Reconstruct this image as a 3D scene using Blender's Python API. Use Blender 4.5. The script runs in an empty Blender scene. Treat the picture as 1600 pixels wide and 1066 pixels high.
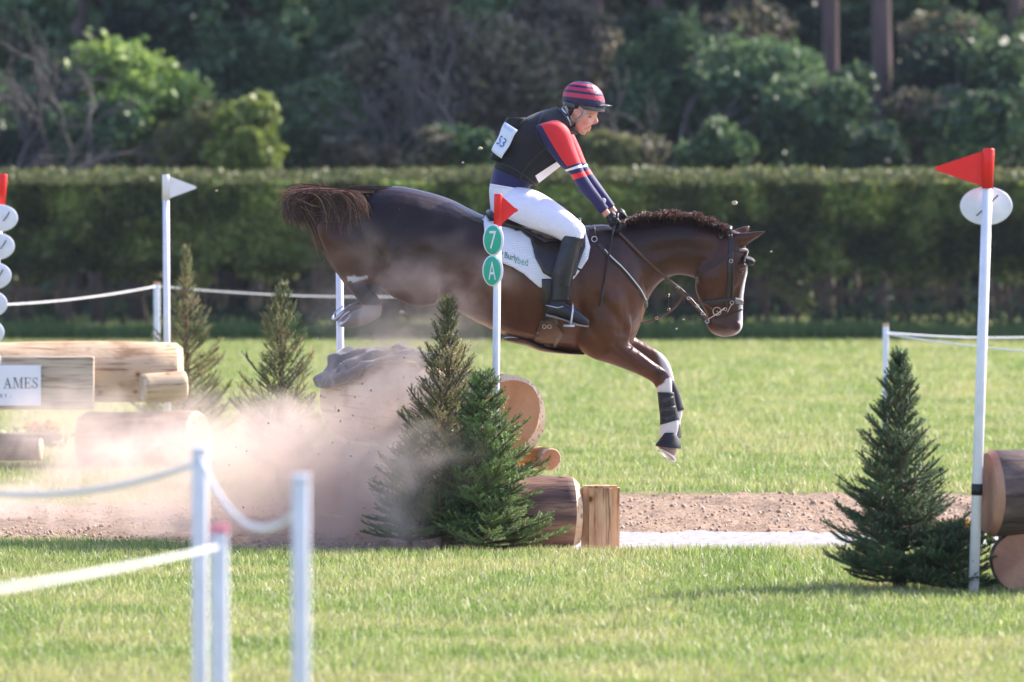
import bpy, bmesh, math, random
import numpy as np
from mathutils import Vector, Matrix, geometry
from mathutils.bvhtree import BVHTree
R = math.radians
scene = bpy.context.scene
C = scene.collection
# ------------------------------------------------------------------ camera, sky, sun, exposure
CAM = Vector((0.0, 0.0, 2.0)); FPX = 8889.0; HOR = 316.0
TH = math.atan((533.0 - HOR) / FPX)
cd = bpy.data.cameras.new('camera'); cam = bpy.data.objects.new('camera', cd); C.objects.link(cam)
cam.location = CAM; cam.rotation_euler = (math.pi / 2 - TH, 0, 0)
cd.lens = 200; cd.sensor_width = 36; cd.sensor_fit = 'HORIZONTAL'; cd.clip_start = 0.5; cd.clip_end = 2000
cd.dof.use_dof = True; cd.dof.focus_distance = 33.9; cd.dof.aperture_fstop = 3.1; cd.dof.aperture_blades = 9
scene.camera = cam
SUN_EL, SUN_AZ = R(38), R(33)      # azimuth measured from +X towards +Y (behind the horse, to the right)
w = bpy.data.worlds.new('World'); scene.world = w; w.use_nodes = True
nt = w.node_tree; bg = nt.nodes['Background']
sky = nt.nodes.new('ShaderNodeTexSky'); sky.sky_type = 'NISHITA'; sky.sun_disc = False
sky.sun_elevation = SUN_EL; sky.sun_rotation = math.pi / 2 - SUN_AZ
sky.air_density = 1.2; sky.dust_density = 1.5
wb = nt.nodes.new('ShaderNodeMix'); wb.data_type = 'RGBA'; wb.blend_type = 'MULTIPLY'; wb.inputs[0].default_value = 1; wb.inputs[7].default_value = (1.0, .96, 1.20, 1)   # white balance of the photograph
nt.links.new(sky.outputs[0], wb.inputs[6]); nt.links.new(wb.outputs[2], bg.inputs[0]); bg.inputs[1].default_value = 0.15
sd = bpy.data.lights.new('sun', 'SUN'); sd.energy = 4.8; sd.angle = R(0.55); sd.color = (1.0, 0.92, 0.82)
so = bpy.data.objects.new('sun', sd); C.objects.link(so)
sdir = Vector((math.cos(SUN_EL) * math.cos(SUN_AZ), math.cos(SUN_EL) * math.sin(SUN_AZ), math.sin(SUN_EL)))
so.rotation_euler = sdir.to_track_quat('Z', 'Y').to_euler(); so.location = (20, 20, 30)
scene.view_settings.view_transform = 'Standard'; scene.view_settings.look = 'None'
scene.view_settings.gamma = 1; scene.view_settings.exposure = 1.14
scene.render.engine = 'CYCLES'
cy = scene.cycles
cy.use_denoising = True
cy.max_bounces = 6; cy.diffuse_bounces = 3; cy.glossy_bounces = 3; cy.transmission_bounces = 4; cy.volume_bounces = 3
cy.transparent_max_bounces = 8; cy.volume_step_rate = 0.6; cy.volume_max_steps = 256
cy.sample_clamp_indirect = 6

# ------------------------------------------------------------------ placing by distance
FW = Vector((0, math.cos(TH), -math.sin(TH))); UP = Vector((0, math.sin(TH), math.cos(TH)))
def P(px, py, d):
    r = FW + Vector((1, 0, 0)) * ((px - 800) / FPX) + UP * ((533 - py) / FPX)
    return CAM + r * (d / r.y)
def PX(v):
    q = Vector(v) - CAM
    a = q.dot(FW)
    return 800 + FPX * q.x / a, 533 - FPX * q.dot(UP) / a
D = 34.0
def smooth(a, b, x):
    t = np.clip((x - a) / (b - a), 0, 1); return t * t * (3 - 2 * t)

# ------------------------------------------------------------------ materials
def ramp(nt, fac, cols, interp='LINEAR'):
    r = nt.nodes.new('ShaderNodeValToRGB'); r.color_ramp.interpolation = interp
    e = r.color_ramp.elements
    while len(e) < len(cols): e.new(0.5)
    for k, (p, c) in enumerate(cols): e[k].position = p; e[k].color = (*c, 1)
    nt.links.new(fac, r.inputs[0]); return r.outputs[0]
def mat(name, col, rough=0.6, var=0.15, scale=8.0, bump=0.0, bscale=60.0, spec=0.4, attr=None, stretch=None,
        trans=0.0, metal=0.0, cols=None, detail=5.0, sheen=0.0, bdist=0.01):
    m = bpy.data.materials.new(name); m.use_nodes = True; nt = m.node_tree; L = nt.links
    b = nt.nodes['Principled BSDF']; b.inputs['Roughness'].default_value = rough
    b.inputs['Specular IOR Level'].default_value = spec; b.inputs['Metallic'].default_value = metal
    if sheen: b.inputs['Sheen Weight'].default_value = sheen; b.inputs['Sheen Roughness'].default_value = .4
    tc = nt.nodes.new('ShaderNodeTexCoord'); mp = nt.nodes.new('ShaderNodeMapping'); L.new(tc.outputs['Object'], mp.inputs[0])
    if stretch: mp.inputs['Scale'].default_value = stretch
    n = nt.nodes.new('ShaderNodeTexNoise'); n.inputs['Scale'].default_value = scale; n.inputs['Detail'].default_value = detail
    L.new(mp.outputs[0], n.inputs['Vector'])
    if cols: out = ramp(nt, n.outputs[0], cols)
    else:
        lo = tuple(max(0, c * (1 - var)) for c in col[:3]); hi = tuple(min(1, c * (1 + var)) for c in col[:3])
        out = ramp(nt, n.outputs[0], [(0.3, lo), (0.7, hi)])
    if attr:
        a = nt.nodes.new('ShaderNodeAttribute'); a.attribute_name = attr
        mx = nt.nodes.new('ShaderNodeMix'); mx.data_type = 'RGBA'; mx.blend_type = 'MULTIPLY'; mx.inputs[0].default_value = 1
        L.new(out, mx.inputs[6]); L.new(a.outputs['Color'], mx.inputs[7]); out = mx.outputs[2]
    L.new(out, b.inputs['Base Color'])
    if bump:
        n2 = nt.nodes.new('ShaderNodeTexNoise'); n2.inputs['Scale'].default_value = bscale; n2.inputs['Detail'].default_value = 6
        L.new(mp.outputs[0], n2.inputs['Vector'])
        bp = nt.nodes.new('ShaderNodeBump'); bp.inputs['Strength'].default_value = bump; bp.inputs['Distance'].default_value = bdist
        L.new(n2.outputs[0], bp.inputs['Height']); L.new(bp.outputs[0], b.inputs['Normal'])
    if trans:
        t = nt.nodes.new('ShaderNodeBsdfTranslucent'); L.new(out, t.inputs[0])
        ms = nt.nodes.new('ShaderNodeMixShader'); ms.inputs[0].default_value = trans
        L.new(b.outputs[0], ms.inputs[1]); L.new(t.outputs[0], ms.inputs[2])
        L.new(ms.outputs[0], nt.nodes['Material Output'].inputs[0])
    return m

# ------------------------------------------------------------------ objects
ORG = {}
def tag(o, label=None, cat=None, group=None, kind=None):
    for k, v in (('label', label), ('category', cat), ('group', group), ('kind', kind)):
        if v: o[k] = v
    return o
def empty(name, loc, label, cat, group=None):
    o = bpy.data.objects.new(name, None); C.objects.link(o); o.location = loc; o.empty_display_size = 0.1
    ORG[o.name] = Vector(loc); return tag(o, label, cat, group)
def link(name, me, m=None, parent=None, org=None, smooth_=True):
    o = bpy.data.objects.new(name, me); C.objects.link(o)
    if m is not None:
        for x in (m if isinstance(m, (list, tuple)) else [m]): me.materials.append(x)
    n = len(me.vertices); co = np.empty(n * 3, 'f'); me.vertices.foreach_get('co', co); co = co.reshape(-1, 3)
    if parent is not None: g = ORG[parent.name]
    elif org is not None: g = Vector(org)
    elif n: mn, mx = co.min(0), co.max(0); g = Vector(((mn[0] + mx[0]) / 2, (mn[1] + mx[1]) / 2, mn[2]))
    else: g = Vector()
    g = Vector(g); co -= np.array(g, 'f'); me.vertices.foreach_set('co', co.ravel())
    ORG[o.name] = g
    if parent is not None: o.parent = parent
    else: o.location = g
    if smooth_ and len(me.polygons): me.polygons.foreach_set('use_smooth', np.ones(len(me.polygons), bool))
    me.update(); return o
def mk(name, vf, m=None, parent=None, smooth_=True, org=None, fm=None, fixn=True):
    me = bpy.data.meshes.new(name); me.from_pydata([tuple(v) for v in vf[0]], [], [tuple(f) for f in vf[1]])
    if fm is not None: me.polygons.foreach_set('material_index', np.array(fm, dtype='i'))
    if fixn:
        bm = bmesh.new(); bm.from_mesh(me); bmesh.ops.recalc_face_normals(bm, faces=bm.faces); bm.to_mesh(me); bm.free()
    me.update(); return link(name, me, m, parent, org, smooth_)
def fastmesh(name, V, F, cols=None, attr='tint'):
    me = bpy.data.meshes.new(name); V = np.asarray(V, 'f'); F = np.asarray(F, 'i'); k = F.shape[1]
    me.vertices.add(len(V)); me.vertices.foreach_set('co', V.ravel())
    me.loops.add(F.size); me.loops.foreach_set('vertex_index', F.ravel())
    me.polygons.add(len(F)); me.polygons.foreach_set('loop_start', np.arange(0, F.size, k, dtype='i'))
    me.polygons.foreach_set('loop_total', np.full(len(F), k, 'i'))
    if cols is not None:
        a = me.color_attributes.new(attr, 'FLOAT_COLOR', 'POINT')
        c = np.ones((len(V), 4), 'f'); c[:, :3] = cols; a.data.foreach_set('color', c.ravel())
    me.update(calc_edges=True); return me
def join(*vfs):
    V, F = [], []
    for v, f in vfs:
        b = len(V); V += [tuple(x) for x in v]; F += [tuple(i + b for i in q) for q in f]
    return V, F
def box(c, s, rz=0, ry=0, rx=0, bev=0.0):
    bm = bmesh.new(); bmesh.ops.create_cube(bm, size=1)
    for v in bm.verts: v.co = Vector((v.co.x * s[0], v.co.y * s[1], v.co.z * s[2]))
    if bev: bmesh.ops.bevel(bm, geom=bm.edges[:], offset=bev, segments=2, affect='EDGES', profile=.5)
    M = Matrix.Translation(c) @ Matrix.Rotation(rz, 4, 'Z') @ Matrix.Rotation(ry, 4, 'Y') @ Matrix.Rotation(rx, 4, 'X')
    bm.transform(M); bm.verts.ensure_lookup_table()
    r = ([v.co.copy() for v in bm.verts], [[v.index for v in f.verts] for f in bm.faces]); bm.free(); return r
def tube(pts, rad, n=8, flat=1.0, cap=True, up=None):
    pts = [Vector(p) for p in pts]; V, F = [], []
    if not hasattr(rad, '__len__'): rad = [rad] * len(pts)
    prev = None
    for i, p in enumerate(pts):
        t = (pts[min(i + 1, len(pts) - 1)] - pts[max(i - 1, 0)]).normalized()
        if prev is None:
            a = Vector(up) if up else (Vector((0, 1, 0)) if abs(t.y) < .9 else Vector((1, 0, 0)))
        else: a = prev
        a = (a - t * a.dot(t)).normalized(); prev = a; b = t.cross(a)
        for k in range(n):
            q = 2 * math.pi * k / n; V.append(p + a * (math.cos(q) * rad[i] * flat) + b * (math.sin(q) * rad[i]))
    for i in range(len(pts) - 1):
        for k in range(n):
            F.append((i * n + k, i * n + (k + 1) % n, (i + 1) * n + (k + 1) % n, (i + 1) * n + k))
    if cap: F.append(tuple(range(n - 1, -1, -1))); F.append(tuple(range((len(pts) - 1) * n, len(pts) * n)))
    return V, F
def ring(c, r, rr, ax=(0, 1, 0), n=16, m=6, sx=1.0):
    ax = Vector(ax).normalized(); a = ax.orthogonal().normalized(); b = ax.cross(a); V, F = [], []; c = Vector(c)
    for i in range(n):
        q = 2 * math.pi * i / n; dr = a * math.cos(q) + b * math.sin(q) * sx
        for k in range(m):
            u = 2 * math.pi * k / m; V.append(c + dr * (r + rr * math.cos(u)) + ax * rr * math.sin(u))
    for i in range(n):
        for k in range(m):
            F.append((i * m + k, ((i + 1) % n) * m + k, ((i + 1) % n) * m + (k + 1) % m, i * m + (k + 1) % m))
    return V, F
def ball(c, rx, ry, rz, n=12, m=8, rot=None):
    V, F = [], []; c = Vector(c)
    for j in range(1, m):
        a = math.pi * j / m
        for i in range(n):
            q = 2 * math.pi * i / n
            v = Vector((rx * math.sin(a) * math.cos(q), ry * math.sin(a) * math.sin(q), rz * math.cos(a)))
            V.append(c + (rot @ v if rot else v))
    t = len(V); v = Vector((0, 0, rz)); V.append(c + (rot @ v if rot else v)); V.append(c - (rot @ v if rot else v))
    for j in range(m - 2):
        for i in range(n): F.append((j * n + i, (j + 1) * n + i, (j + 1) * n + (i + 1) % n, j * n + (i + 1) % n))
    for i in range(n):
        F.append((t, i, (i + 1) % n)); F.append((t + 1, (m - 2) * n + (i + 1) % n, (m - 2) * n + i))
    return V, F
def catmull(rows, sub):
    rows = [np.array(r, float) for r in rows]; out = []
    for i in range(len(rows) - 1):
        p0, p1, p2, p3 = rows[max(i - 1, 0)], rows[i], rows[i + 1], rows[min(i + 2, len(rows) - 1)]
        for k in range(sub):
            t = k / sub
            out.append(.5 * (2 * p1 + (p2 - p0) * t + (2 * p0 - 5 * p1 + 4 * p2 - p3) * t * t + (3 * p1 - p0 - 3 * p2 + p3) * t ** 3))
    out.append(rows[-1]); return out
def loft(st, n=24, sub=5, e=1.0, d=D, egg=0.0, round_ends=True):
    """stations: outline point A, outline point B (pixels seen at distance d), lateral half width, lateral offset"""
    rows = catmull([list(s) + [0.0] * (6 - len(s)) for s in st], sub); V, F = [], []
    if round_ends:
        def shrink(r, k):
            r = r.copy(); cx, cy_ = (r[0] + r[2]) / 2, (r[1] + r[3]) / 2
            r[0] = cx + (r[0] - cx) * k; r[2] = cx + (r[2] - cx) * k; r[1] = cy_ + (r[1] - cy_) * k; r[3] = cy_ + (r[3] - cy_) * k; r[4] *= k
            return r
        rows = [shrink(rows[0], .55)] + rows + [shrink(rows[-1], .55)]
    for r in rows:
        A = P(r[0], r[1], d + r[5]); B = P(r[2], r[3], d + r[5]); c = (A + B) / 2; h = (A - B) / 2
        for k in range(n):
            q = 2 * math.pi * k / n; cs, sn = math.cos(q), math.sin(q)
            cs2 = math.copysign(abs(cs) ** e, cs); sn2 = math.copysign(abs(sn) ** e, sn)
            V.append(c + h * cs2 + Vector((0, sn2 * r[4] * (1 + egg * cs), 0)))
    L_ = len(rows)
    for i in range(L_ - 1):
        for k in range(n): F.append((i * n + k, i * n + (k + 1) % n, (i + 1) * n + (k + 1) % n, (i + 1) * n + k))
    F.append(tuple(range(n - 1, -1, -1))); F.append(tuple(range((L_ - 1) * n, L_ * n)))
    return V, F
def remesh(vfs, voxel, it=6, f=.5):
    V, F = join(*vfs)
    me = bpy.data.meshes.new('tmp'); me.from_pydata([tuple(v) for v in V], [], F)
    bm = bmesh.new(); bm.from_mesh(me); bmesh.ops.recalc_face_normals(bm, faces=bm.faces); bm.to_mesh(me); bm.free()
    o = bpy.data.objects.new('tmp', me); C.objects.link(o)
    m = o.modifiers.new('r', 'REMESH'); m.mode = 'VOXEL'; m.voxel_size = voxel
    if it: s = o.modifiers.new('s', 'SMOOTH'); s.factor = f; s.iterations = it
    dg = bpy.context.evaluated_depsgraph_get(); ev = o.evaluated_get(dg)
    out = bpy.data.meshes.new_from_object(ev, depsgraph=dg)
    bpy.data.objects.remove(o); bpy.data.meshes.remove(me); return out
def mesh_co(me):
    co = np.empty(len(me.vertices) * 3, 'f'); me.vertices.foreach_get('co', co); return co.reshape(-1, 3)
def bvh_of(me):
    return BVHTree.FromPolygons([v.co.copy() for v in me.vertices], [tuple(p.vertices) for p in me.polygons])
def vcol(me, name, cols):
    a = me.color_attributes.new(name, 'FLOAT_COLOR', 'POINT'); c = np.ones((len(me.vertices), 4), 'f'); c[:, :3] = cols
    a.data.foreach_set('color', c.ravel())
def pxs(co):
    q = co - np.array(CAM, 'f'); a = q @ np.array(FW, 'f'); return 800 + FPX * q[:, 0] / a, 533 - FPX * (q @ np.array(UP, 'f')) / a
def shoot(bvh, px, py, off=0.0, far=False, d=D):
    """point on a surface under a pixel, from the near side or mirrored from the far side"""
    c = P(px, py, d); o = CAM; dr = (c - o).normalized()
    if far: o = c + dr * 3; dr = -dr
    h, n, i, dist = bvh.ray_cast(o, dr)
    if h is None:
        h, n, i, dist = bvh.find_nearest(c + Vector((0, .15 if far else -.15, 0)))
    if n.y * (1 if far else -1) < -.2: n = -n
    return h + n * off
def patch(name, bvh, poly, off, thick, m, parent=None, far=False, step=7, noise=0.0, rnd=None):
    pts = []
    for i in range(len(poly)):
        a, b = Vector(poly[i]), Vector(poly[(i + 1) % len(poly)]); n = max(1, int((b - a).length / step))
        pts += [a + (b - a) * (k / n) for k in range(n)]
    nb = len(pts); xs = [p.x for p in pts]; ys = [p.y for p in pts]
    def inside(x, y):
        c = False
        for i in range(nb):
            a, b = pts[i], pts[i - 1]
            if (a.y > y) != (b.y > y) and x < (b.x - a.x) * (y - a.y) / (b.y - a.y) + a.x: c = not c
        return c
    inn = []
    y = min(ys) + step / 2
    while y < max(ys):
        x = min(xs) + step / 2
        while x < max(xs):
            if inside(x, y) and min((Vector((x, y)) - q).length for q in pts) > step * .5: inn.append(Vector((x, y)))
            x += step
        y += step
    res = geometry.delaunay_2d_cdt(pts + inn, [(i, (i + 1) % nb) for i in range(nb)], [], 1, 1e-4)
    V = [shoot(bvh, p.x, p.y, off, far) for p in res[0]]; F = [tuple(f) for f in res[2]]
    me = bpy.data.meshes.new(name); me.from_pydata([tuple(v) for v in V], [], F); me.update()
    bm = bmesh.new(); bm.from_mesh(me); bmesh.ops.recalc_face_normals(bm, faces=bm.faces)
    bm.normal_update()
    s = sum(f.normal.y for f in bm.faces)
    if (s > 0) != far: bmesh.ops.reverse_faces(bm, faces=bm.faces)
    bm.to_mesh(me); bm.free()
    o = link(name, me, m, parent)
    md = o.modifiers.new('thick', 'SOLIDIFY'); md.thickness = thick; md.offset = 1
    return o
def strap(name, bvh, path, wpx, thick, m, parent=None, far=False, off=0.004, free=None):
    """leather strap following a surface; path in pixels"""
    rows = catmull([list(p) for p in path], 5); V, F = [], []
    pts = [shoot(bvh, r[0], r[1], off, far) for r in rows]
    V, F = tube(pts, wpx * .00383 / 2, 8, flat=thick / (wpx * .00383), up=(0, 1, 0))
    return mk(name, (V, F), m, parent)
# ------------------------------------------------------------------ ground
rng = np.random.default_rng(7); random.seed(7)
def fbm(x, y, s, seed=0, o=4):
    r = np.zeros_like(x, float); a = 1.0; tot = 0
    g = np.random.default_rng(seed + 99)
    for k in range(o):
        tb = g.random((64, 64)); fx, fy = x * s + 31.7 * k, y * s + 17.3 * k
        ix, iy = np.floor(fx).astype(int), np.floor(fy).astype(int); u, v = fx - ix, fy - iy; u = u * u * (3 - 2 * u); v = v * v * (3 - 2 * v)
        t = lambda i, j: tb[i % 64, j % 64]
        r += a * ((t(ix, iy) * (1 - u) + t(ix + 1, iy) * u) * (1 - v) + (t(ix, iy + 1) * (1 - u) + t(ix + 1, iy + 1) * u) * v)
        tot += a; a *= .5; s *= 2.03
    return r / tot
def sandmask(x, y):
    n = (fbm(x, y, .9, 3) - .5)
    far = 39.15 - 1.6 * smooth(-.8, -2.4, x) + n * .25
    near = 32.75 + 1.0 * smooth(-1.2, -2.2, x) * 0 + n * .12 - .55 * smooth(0.3, -0.2, x) * smooth(-2.2, -1.2, x) 
    near = near + .5 * smooth(-1.3, -2.2, x) - .22 * smooth(.2, .5, x)
    return smooth(near - .06, near + .06, y) * (1 - smooth(far - .08, far + .08, y))
def height(x, y):
    s = sandmask(x, y)
    pond = smooth(.15, .45, x)
    beach = -0.15 * (39.1 - y) / 2.3
    edge = -.4 * smooth(32.56, 32.85, y)
    hp = np.maximum(np.minimum(beach, 0), edge); hp = np.maximum(hp, -.4)
    hh = np.where((y > 32.5) & (y < 39.2), hp * pond, 0)
    hh = hh + s * ((fbm(x, y, 9, 5) - .5) * .07 + (fbm(x, y, 2.5, 6) - .5) * .08 - .01)
    hh = hh + (1 - s) * (fbm(x, y, .5, 8) - .5) * .04
    return hh
xs = np.unique(np.concatenate([np.linspace(-500, -12, 24), np.linspace(-12, -4.6, 40), np.arange(-4.6, 5.4, .05), np.linspace(5.4, 14, 40), np.linspace(14, 500, 24)]))
ys = np.unique(np.concatenate([np.linspace(-60, 22, 20), np.arange(22, 32.4, .25), np.arange(32.4, 39.6, .045), np.linspace(39.6, 90, 120), np.linspace(90, 900, 40)]))
GX, GY = np.meshgrid(xs, ys); GZ = height(GX, GY)
nx, ny = len(xs), len(ys); idx = np.arange(nx * ny).reshape(ny, nx)
F = np.stack([idx[:-1, :-1], idx[:-1, 1:], idx[1:, 1:], idx[1:, :-1]], -1).reshape(-1, 4)
gm = fastmesh('ground', np.stack([GX, GY, GZ], -1).reshape(-1, 3), F)
sm = sandmask(GX, GY).ravel(); vcol(gm, 'sand', np.repeat(sm[:, None], 3, 1))
m = bpy.data.materials.new('ground'); m.use_nodes = True; nt = m.node_tree; L = nt.links; b = nt.nodes['Principled BSDF']
tc = nt.nodes.new('ShaderNodeTexCoord')
def nz(scale, det=6, rough=.6):
    n = nt.nodes.new('ShaderNodeTexNoise'); n.inputs['Scale'].default_value = scale; n.inputs['Detail'].default_value = det
    n.inputs['Roughness'].default_value = rough; L.new(tc.outputs['Object'], n.inputs['Vector']); return n.outputs[0]
g = ramp(nt, nz(1.6), [(.3, (.13, .16, .05)), (.5, (.20, .22, .075)), (.7, (.30, .28, .12))])
s = ramp(nt, nz(26, 8, .7), [(.3, (.17, .105, .065)), (.5, (.38, .27, .185)), (.62, (.46, .34, .235)), (.78, (.58, .46, .35))])
a = nt.nodes.new('ShaderNodeAttribute'); a.attribute_name = 'sand'
mx = nt.nodes.new('ShaderNodeMix'); mx.data_type = 'RGBA'; L.new(a.outputs['Fac'], mx.inputs[0]); L.new(g, mx.inputs[6]); L.new(s, mx.inputs[7])
L.new(mx.outputs[2], b.inputs['Base Color']); b.inputs['Roughness'].default_value = .95; b.inputs['Specular IOR Level'].default_value = .15
bp = nt.nodes.new('ShaderNodeBump'); bp.inputs['Strength'].default_value = .9; bp.inputs['Distance'].default_value = .03
L.new(nz(38, 8, .7), bp.inputs['Height']); L.new(bp.outputs[0], b.inputs['Normal'])
ground = link('ground', gm, m, org=(0, 0, 0)); tag(ground, 'mown grass field crossed by a strip of loose sandy earth', 'ground', kind='structure')
# water
wm = bpy.data.materials.new('muddy_water'); wm.use_nodes = True; nt = wm.node_tree; L = nt.links; b = nt.nodes['Principled BSDF']
b.inputs['Base Color'].default_value = (.52, .49, .46, 1); b.inputs['Roughness'].default_value = .15; b.inputs['IOR'].default_value = 1.33
tc = nt.nodes.new('ShaderNodeTexCoord'); n = nt.nodes.new('ShaderNodeTexNoise'); n.inputs['Scale'].default_value = 9; n.inputs['Detail'].default_value = 6
L.new(tc.outputs['Object'], n.inputs['Vector'])
bp = nt.nodes.new('ShaderNodeBump'); bp.inputs['Strength'].default_value = 1.0; bp.inputs['Distance'].default_value = .05
L.new(n.outputs[0], bp.inputs['Height']); L.new(bp.outputs[0], b.inputs['Normal'])
water = mk('water', ([(-.1, 32.6, -.15), (14, 32.6, -.15), (14, 37.4, -.15), (-.1, 37.4, -.15)], [(0, 1, 2, 3)]), wm, smooth_=False)
tag(water, 'shallow muddy water glaring white beside the sandy landing', 'water', kind='structure')
# ---- grass blades
def blades(x, y, hgt, wid, segs, tint, lean=.5):
    n = len(x); z = height(x, y); a = rng.random(n) * 2 * math.pi; l = rng.random(n) * lean * hgt; la = rng.random(n) * 2 * math.pi
    bx, by = np.cos(a) * wid, np.sin(a) * wid; tx, ty = np.cos(la) * l, np.sin(la) * l
    base = np.stack([x, y, z - .005], -1); o = np.stack([bx, by, 0 * bx], -1); tip = np.stack([tx, ty, hgt], -1)
    if segs == 1:
        V = np.stack([base - o, base + o, base + tip], 1); F = np.arange(n * 3).reshape(-1, 3)
        c = np.repeat(tint[:, None], 3, 1)
    else:
        mid = np.stack([tx * .3, ty * .3, hgt * .6], -1)
        V = np.stack([base - o, base + o, base + mid + o * .7, base + mid - o * .7, base + tip], 1)
        q = np.arange(n)[:, None] * 5; F = np.concatenate([q + [0, 1, 2], q + [0, 2, 3], q + [3, 2, 4]], 0)
        c = np.repeat(tint[:, None], 5, 1)
    return V.reshape(-1, 3), F, c.reshape(-1, 3)
gcols = np.array([(.26, .345, .085), (.34, .39, .12), (.42, .41, .16), (.20, .29, .065), (.60, .56, .36)])
def gtint(x, y):
    n = len(x); f = .5 + .8 * (fbm(x, y, 1.6, 12) - .5) + .30 * (rng.random(n) - .5)
    k = np.where(f < .40, 3, np.where(f < .50, 0, np.where(f < .60, 1, 2)))
    k = np.where(rng.random(n) < .10, 4, k); return gcols[k] * (.8 + .4 * rng.random((n, 1)))
gmat = mat('grass_blade', (1, 1, 1), rough=.42, var=.0, attr='tint', trans=.5, spec=.5)
def sow(n, y0, y1, margin):
    y = y0 + (y1 - y0) * rng.random(n) ; x = (rng.random(n) - .5) * 2 * (.0925 * y + margin)
    return x, y
def grass(name, n, y0, y1, margin, h, wd, segs, label, dens=None):
    x, y = sow(n, y0, y1, margin); keep = sandmask(x, y) < (.35 + .3 * rng.random(n))
    x, y = x[keep], y[keep]
    tuft = fbm(x, y, 3.5, 21)
    hg = h * (.45 + .9 * rng.random(len(x)) ** 1.5) * (.65 + .7 * tuft)
    V, F, c = blades(x, y, hg, wd * (.6 + .8 * rng.random(len(x))), segs, gtint(x, y), .9)
    o = link(name, fastmesh(name, V, F, c), gmat, org=(0, 0, 0), smooth_=False)
    return tag(o, label, 'grass', kind='stuff')
grass('grass_blades', 290000, 22.3, 33.4, 1.1, .046, .0027, 2, 'short bright grass in front of the water and the logs')
grass('grass_blades', 260000, 37.0, 60, 2.0, .055, .0045, 1, 'short yellow green grass behind the water')
grass('grass_blades', 170000, 60, 82.5, 2.5, .06, .008, 1, 'short grass running back to the clipped hedge')
grass('grass_blades', 90000, 84.7, 100, 4, .10, .02, 1, 'grass showing beyond the gaps under the hedge')
# lip of longer grass at the edge of the water
n = 9000; x = (rng.random(n) - .5) * 9; e = (fbm(x, x * 0, .9, 3) - .5); y = 32.74 + e * .15 - rng.random(n) ** 2 * .45
y = y - .22 * smooth(.2, .5, x) + .5 * smooth(-1.3, -2.2, x) * .9 - .55 * smooth(0.3, -0.2, x) * smooth(-2.2, -1.2, x)
V, F, c = blades(x, y, .035 + .045 * rng.random(n) * (fbm(x, y, 4, 31) + .3), np.full(n, .0026), 2, gtint(x, y))
tag(link('edge_grass', fastmesh('edge_grass', V, F, c), gmat, org=(0, 0, 0), smooth_=False), 'ragged longer grass along the near edge of the sand and water', 'grass', kind='stuff')
n = 30000; x = (rng.random(n) - .5) * 24; y = 81.9 + rng.random(n) * 1.3
V, F, c = blades(x, y, .14 + .22 * rng.random(n) * (fbm(x, y, 1, 33) + .3), np.full(n, .011), 2, np.tile([[.13, .21, .06]], (n, 1)) * (.7 + .6 * rng.random((n, 1))))
tag(link('long_grass', fastmesh('long_grass', V, F, c), gmat, org=(0, 0, 0), smooth_=False), 'dark uncut grass along the foot of the hedge', 'grass', kind='stuff')
# ---- clods and gravel
n = 30000; x = (rng.random(n) - .5) * 11 + .6; y = 32.8 + rng.random(n) * 6.5
k = (sandmask(x, y) > .5) & ((height(x, y) > -.19)); x, y = x[k], y[k]; n = len(x)
sz = .003 + .015 * rng.random(n) ** 4; z = height(x, y)
o6 = np.array([(1, 0, 0), (-1, 0, 0), (0, 1, 0), (0, -1, 0), (0, 0, 1), (0, 0, -1)])
V = (np.stack([x, y, z + sz * .3], -1)[:, None] + o6[None] * sz[:, None, None] * (.6 + .7 * rng.random((n, 6, 1))))
f8 = np.array([(0, 2, 4), (2, 1, 4), (1, 3, 4), (3, 0, 4), (2, 0, 5), (1, 2, 5), (3, 1, 5), (0, 3, 5)])
F = (np.arange(n)[:, None, None] * 6 + f8[None]).reshape(-1, 3)
base = np.array([(.40, .28, .20), (.48, .35, .25), (.30, .20, .13), (.56, .46, .37)])[rng.choice(4, n, p=[.4, .35, .15, .1])]
c = np.repeat(base[:, None], 6, 1).reshape(-1, 3)
clodm = mat('earth_clod', (1, 1, 1), rough=.9, var=0, attr='tint')
tag(link('gravel', fastmesh('gravel', V.reshape(-1, 3), F, c), clodm, org=(0, 0, 0), smooth_=False), 'loose earth crumbs and gravel on the sandy strip', 'gravel', kind='stuff')

# ------------------------------------------------------------------ leaves
def leafmat(name, trans=.35): return mat(name, (1, 1, 1), rough=.5, var=0, attr='tint', trans=trans, spec=.35)
LEAF = leafmat('leaves')
def leaves(P0, size, cols, jit=.35, flat=.0):
    n = len(P0); a = rng.normal(size=(n, 3)); a /= np.linalg.norm(a, axis=1, keepdims=True)
    b = rng.normal(size=(n, 3)); b -= a * (a * b).sum(1, keepdims=True); b /= np.linalg.norm(b, axis=1, keepdims=True)
    s = size * (.6 + .8 * rng.random((n, 1)))
    V = np.stack([P0 - a * s, P0 + b * s * .55, P0 + a * s, P0 - b * s * .55], 1)
    F = np.arange(n * 4).reshape(-1, 4)
    c = np.asarray(cols)[rng.integers(0, len(cols), n)] if np.ndim(cols) == 2 and len(cols) != n else np.asarray(cols)
    c = c * (1 - jit / 2 + jit * rng.random((n, 1)))
    return V.reshape(-1, 3), F, np.repeat(c[:, None], 4, 1).reshape(-1, 3)
BARK = mat('bark', (.10, .07, .055), rough=.9, var=.4, scale=6, bump=.6, bscale=30, stretch=(1, 1, .2))
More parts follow.
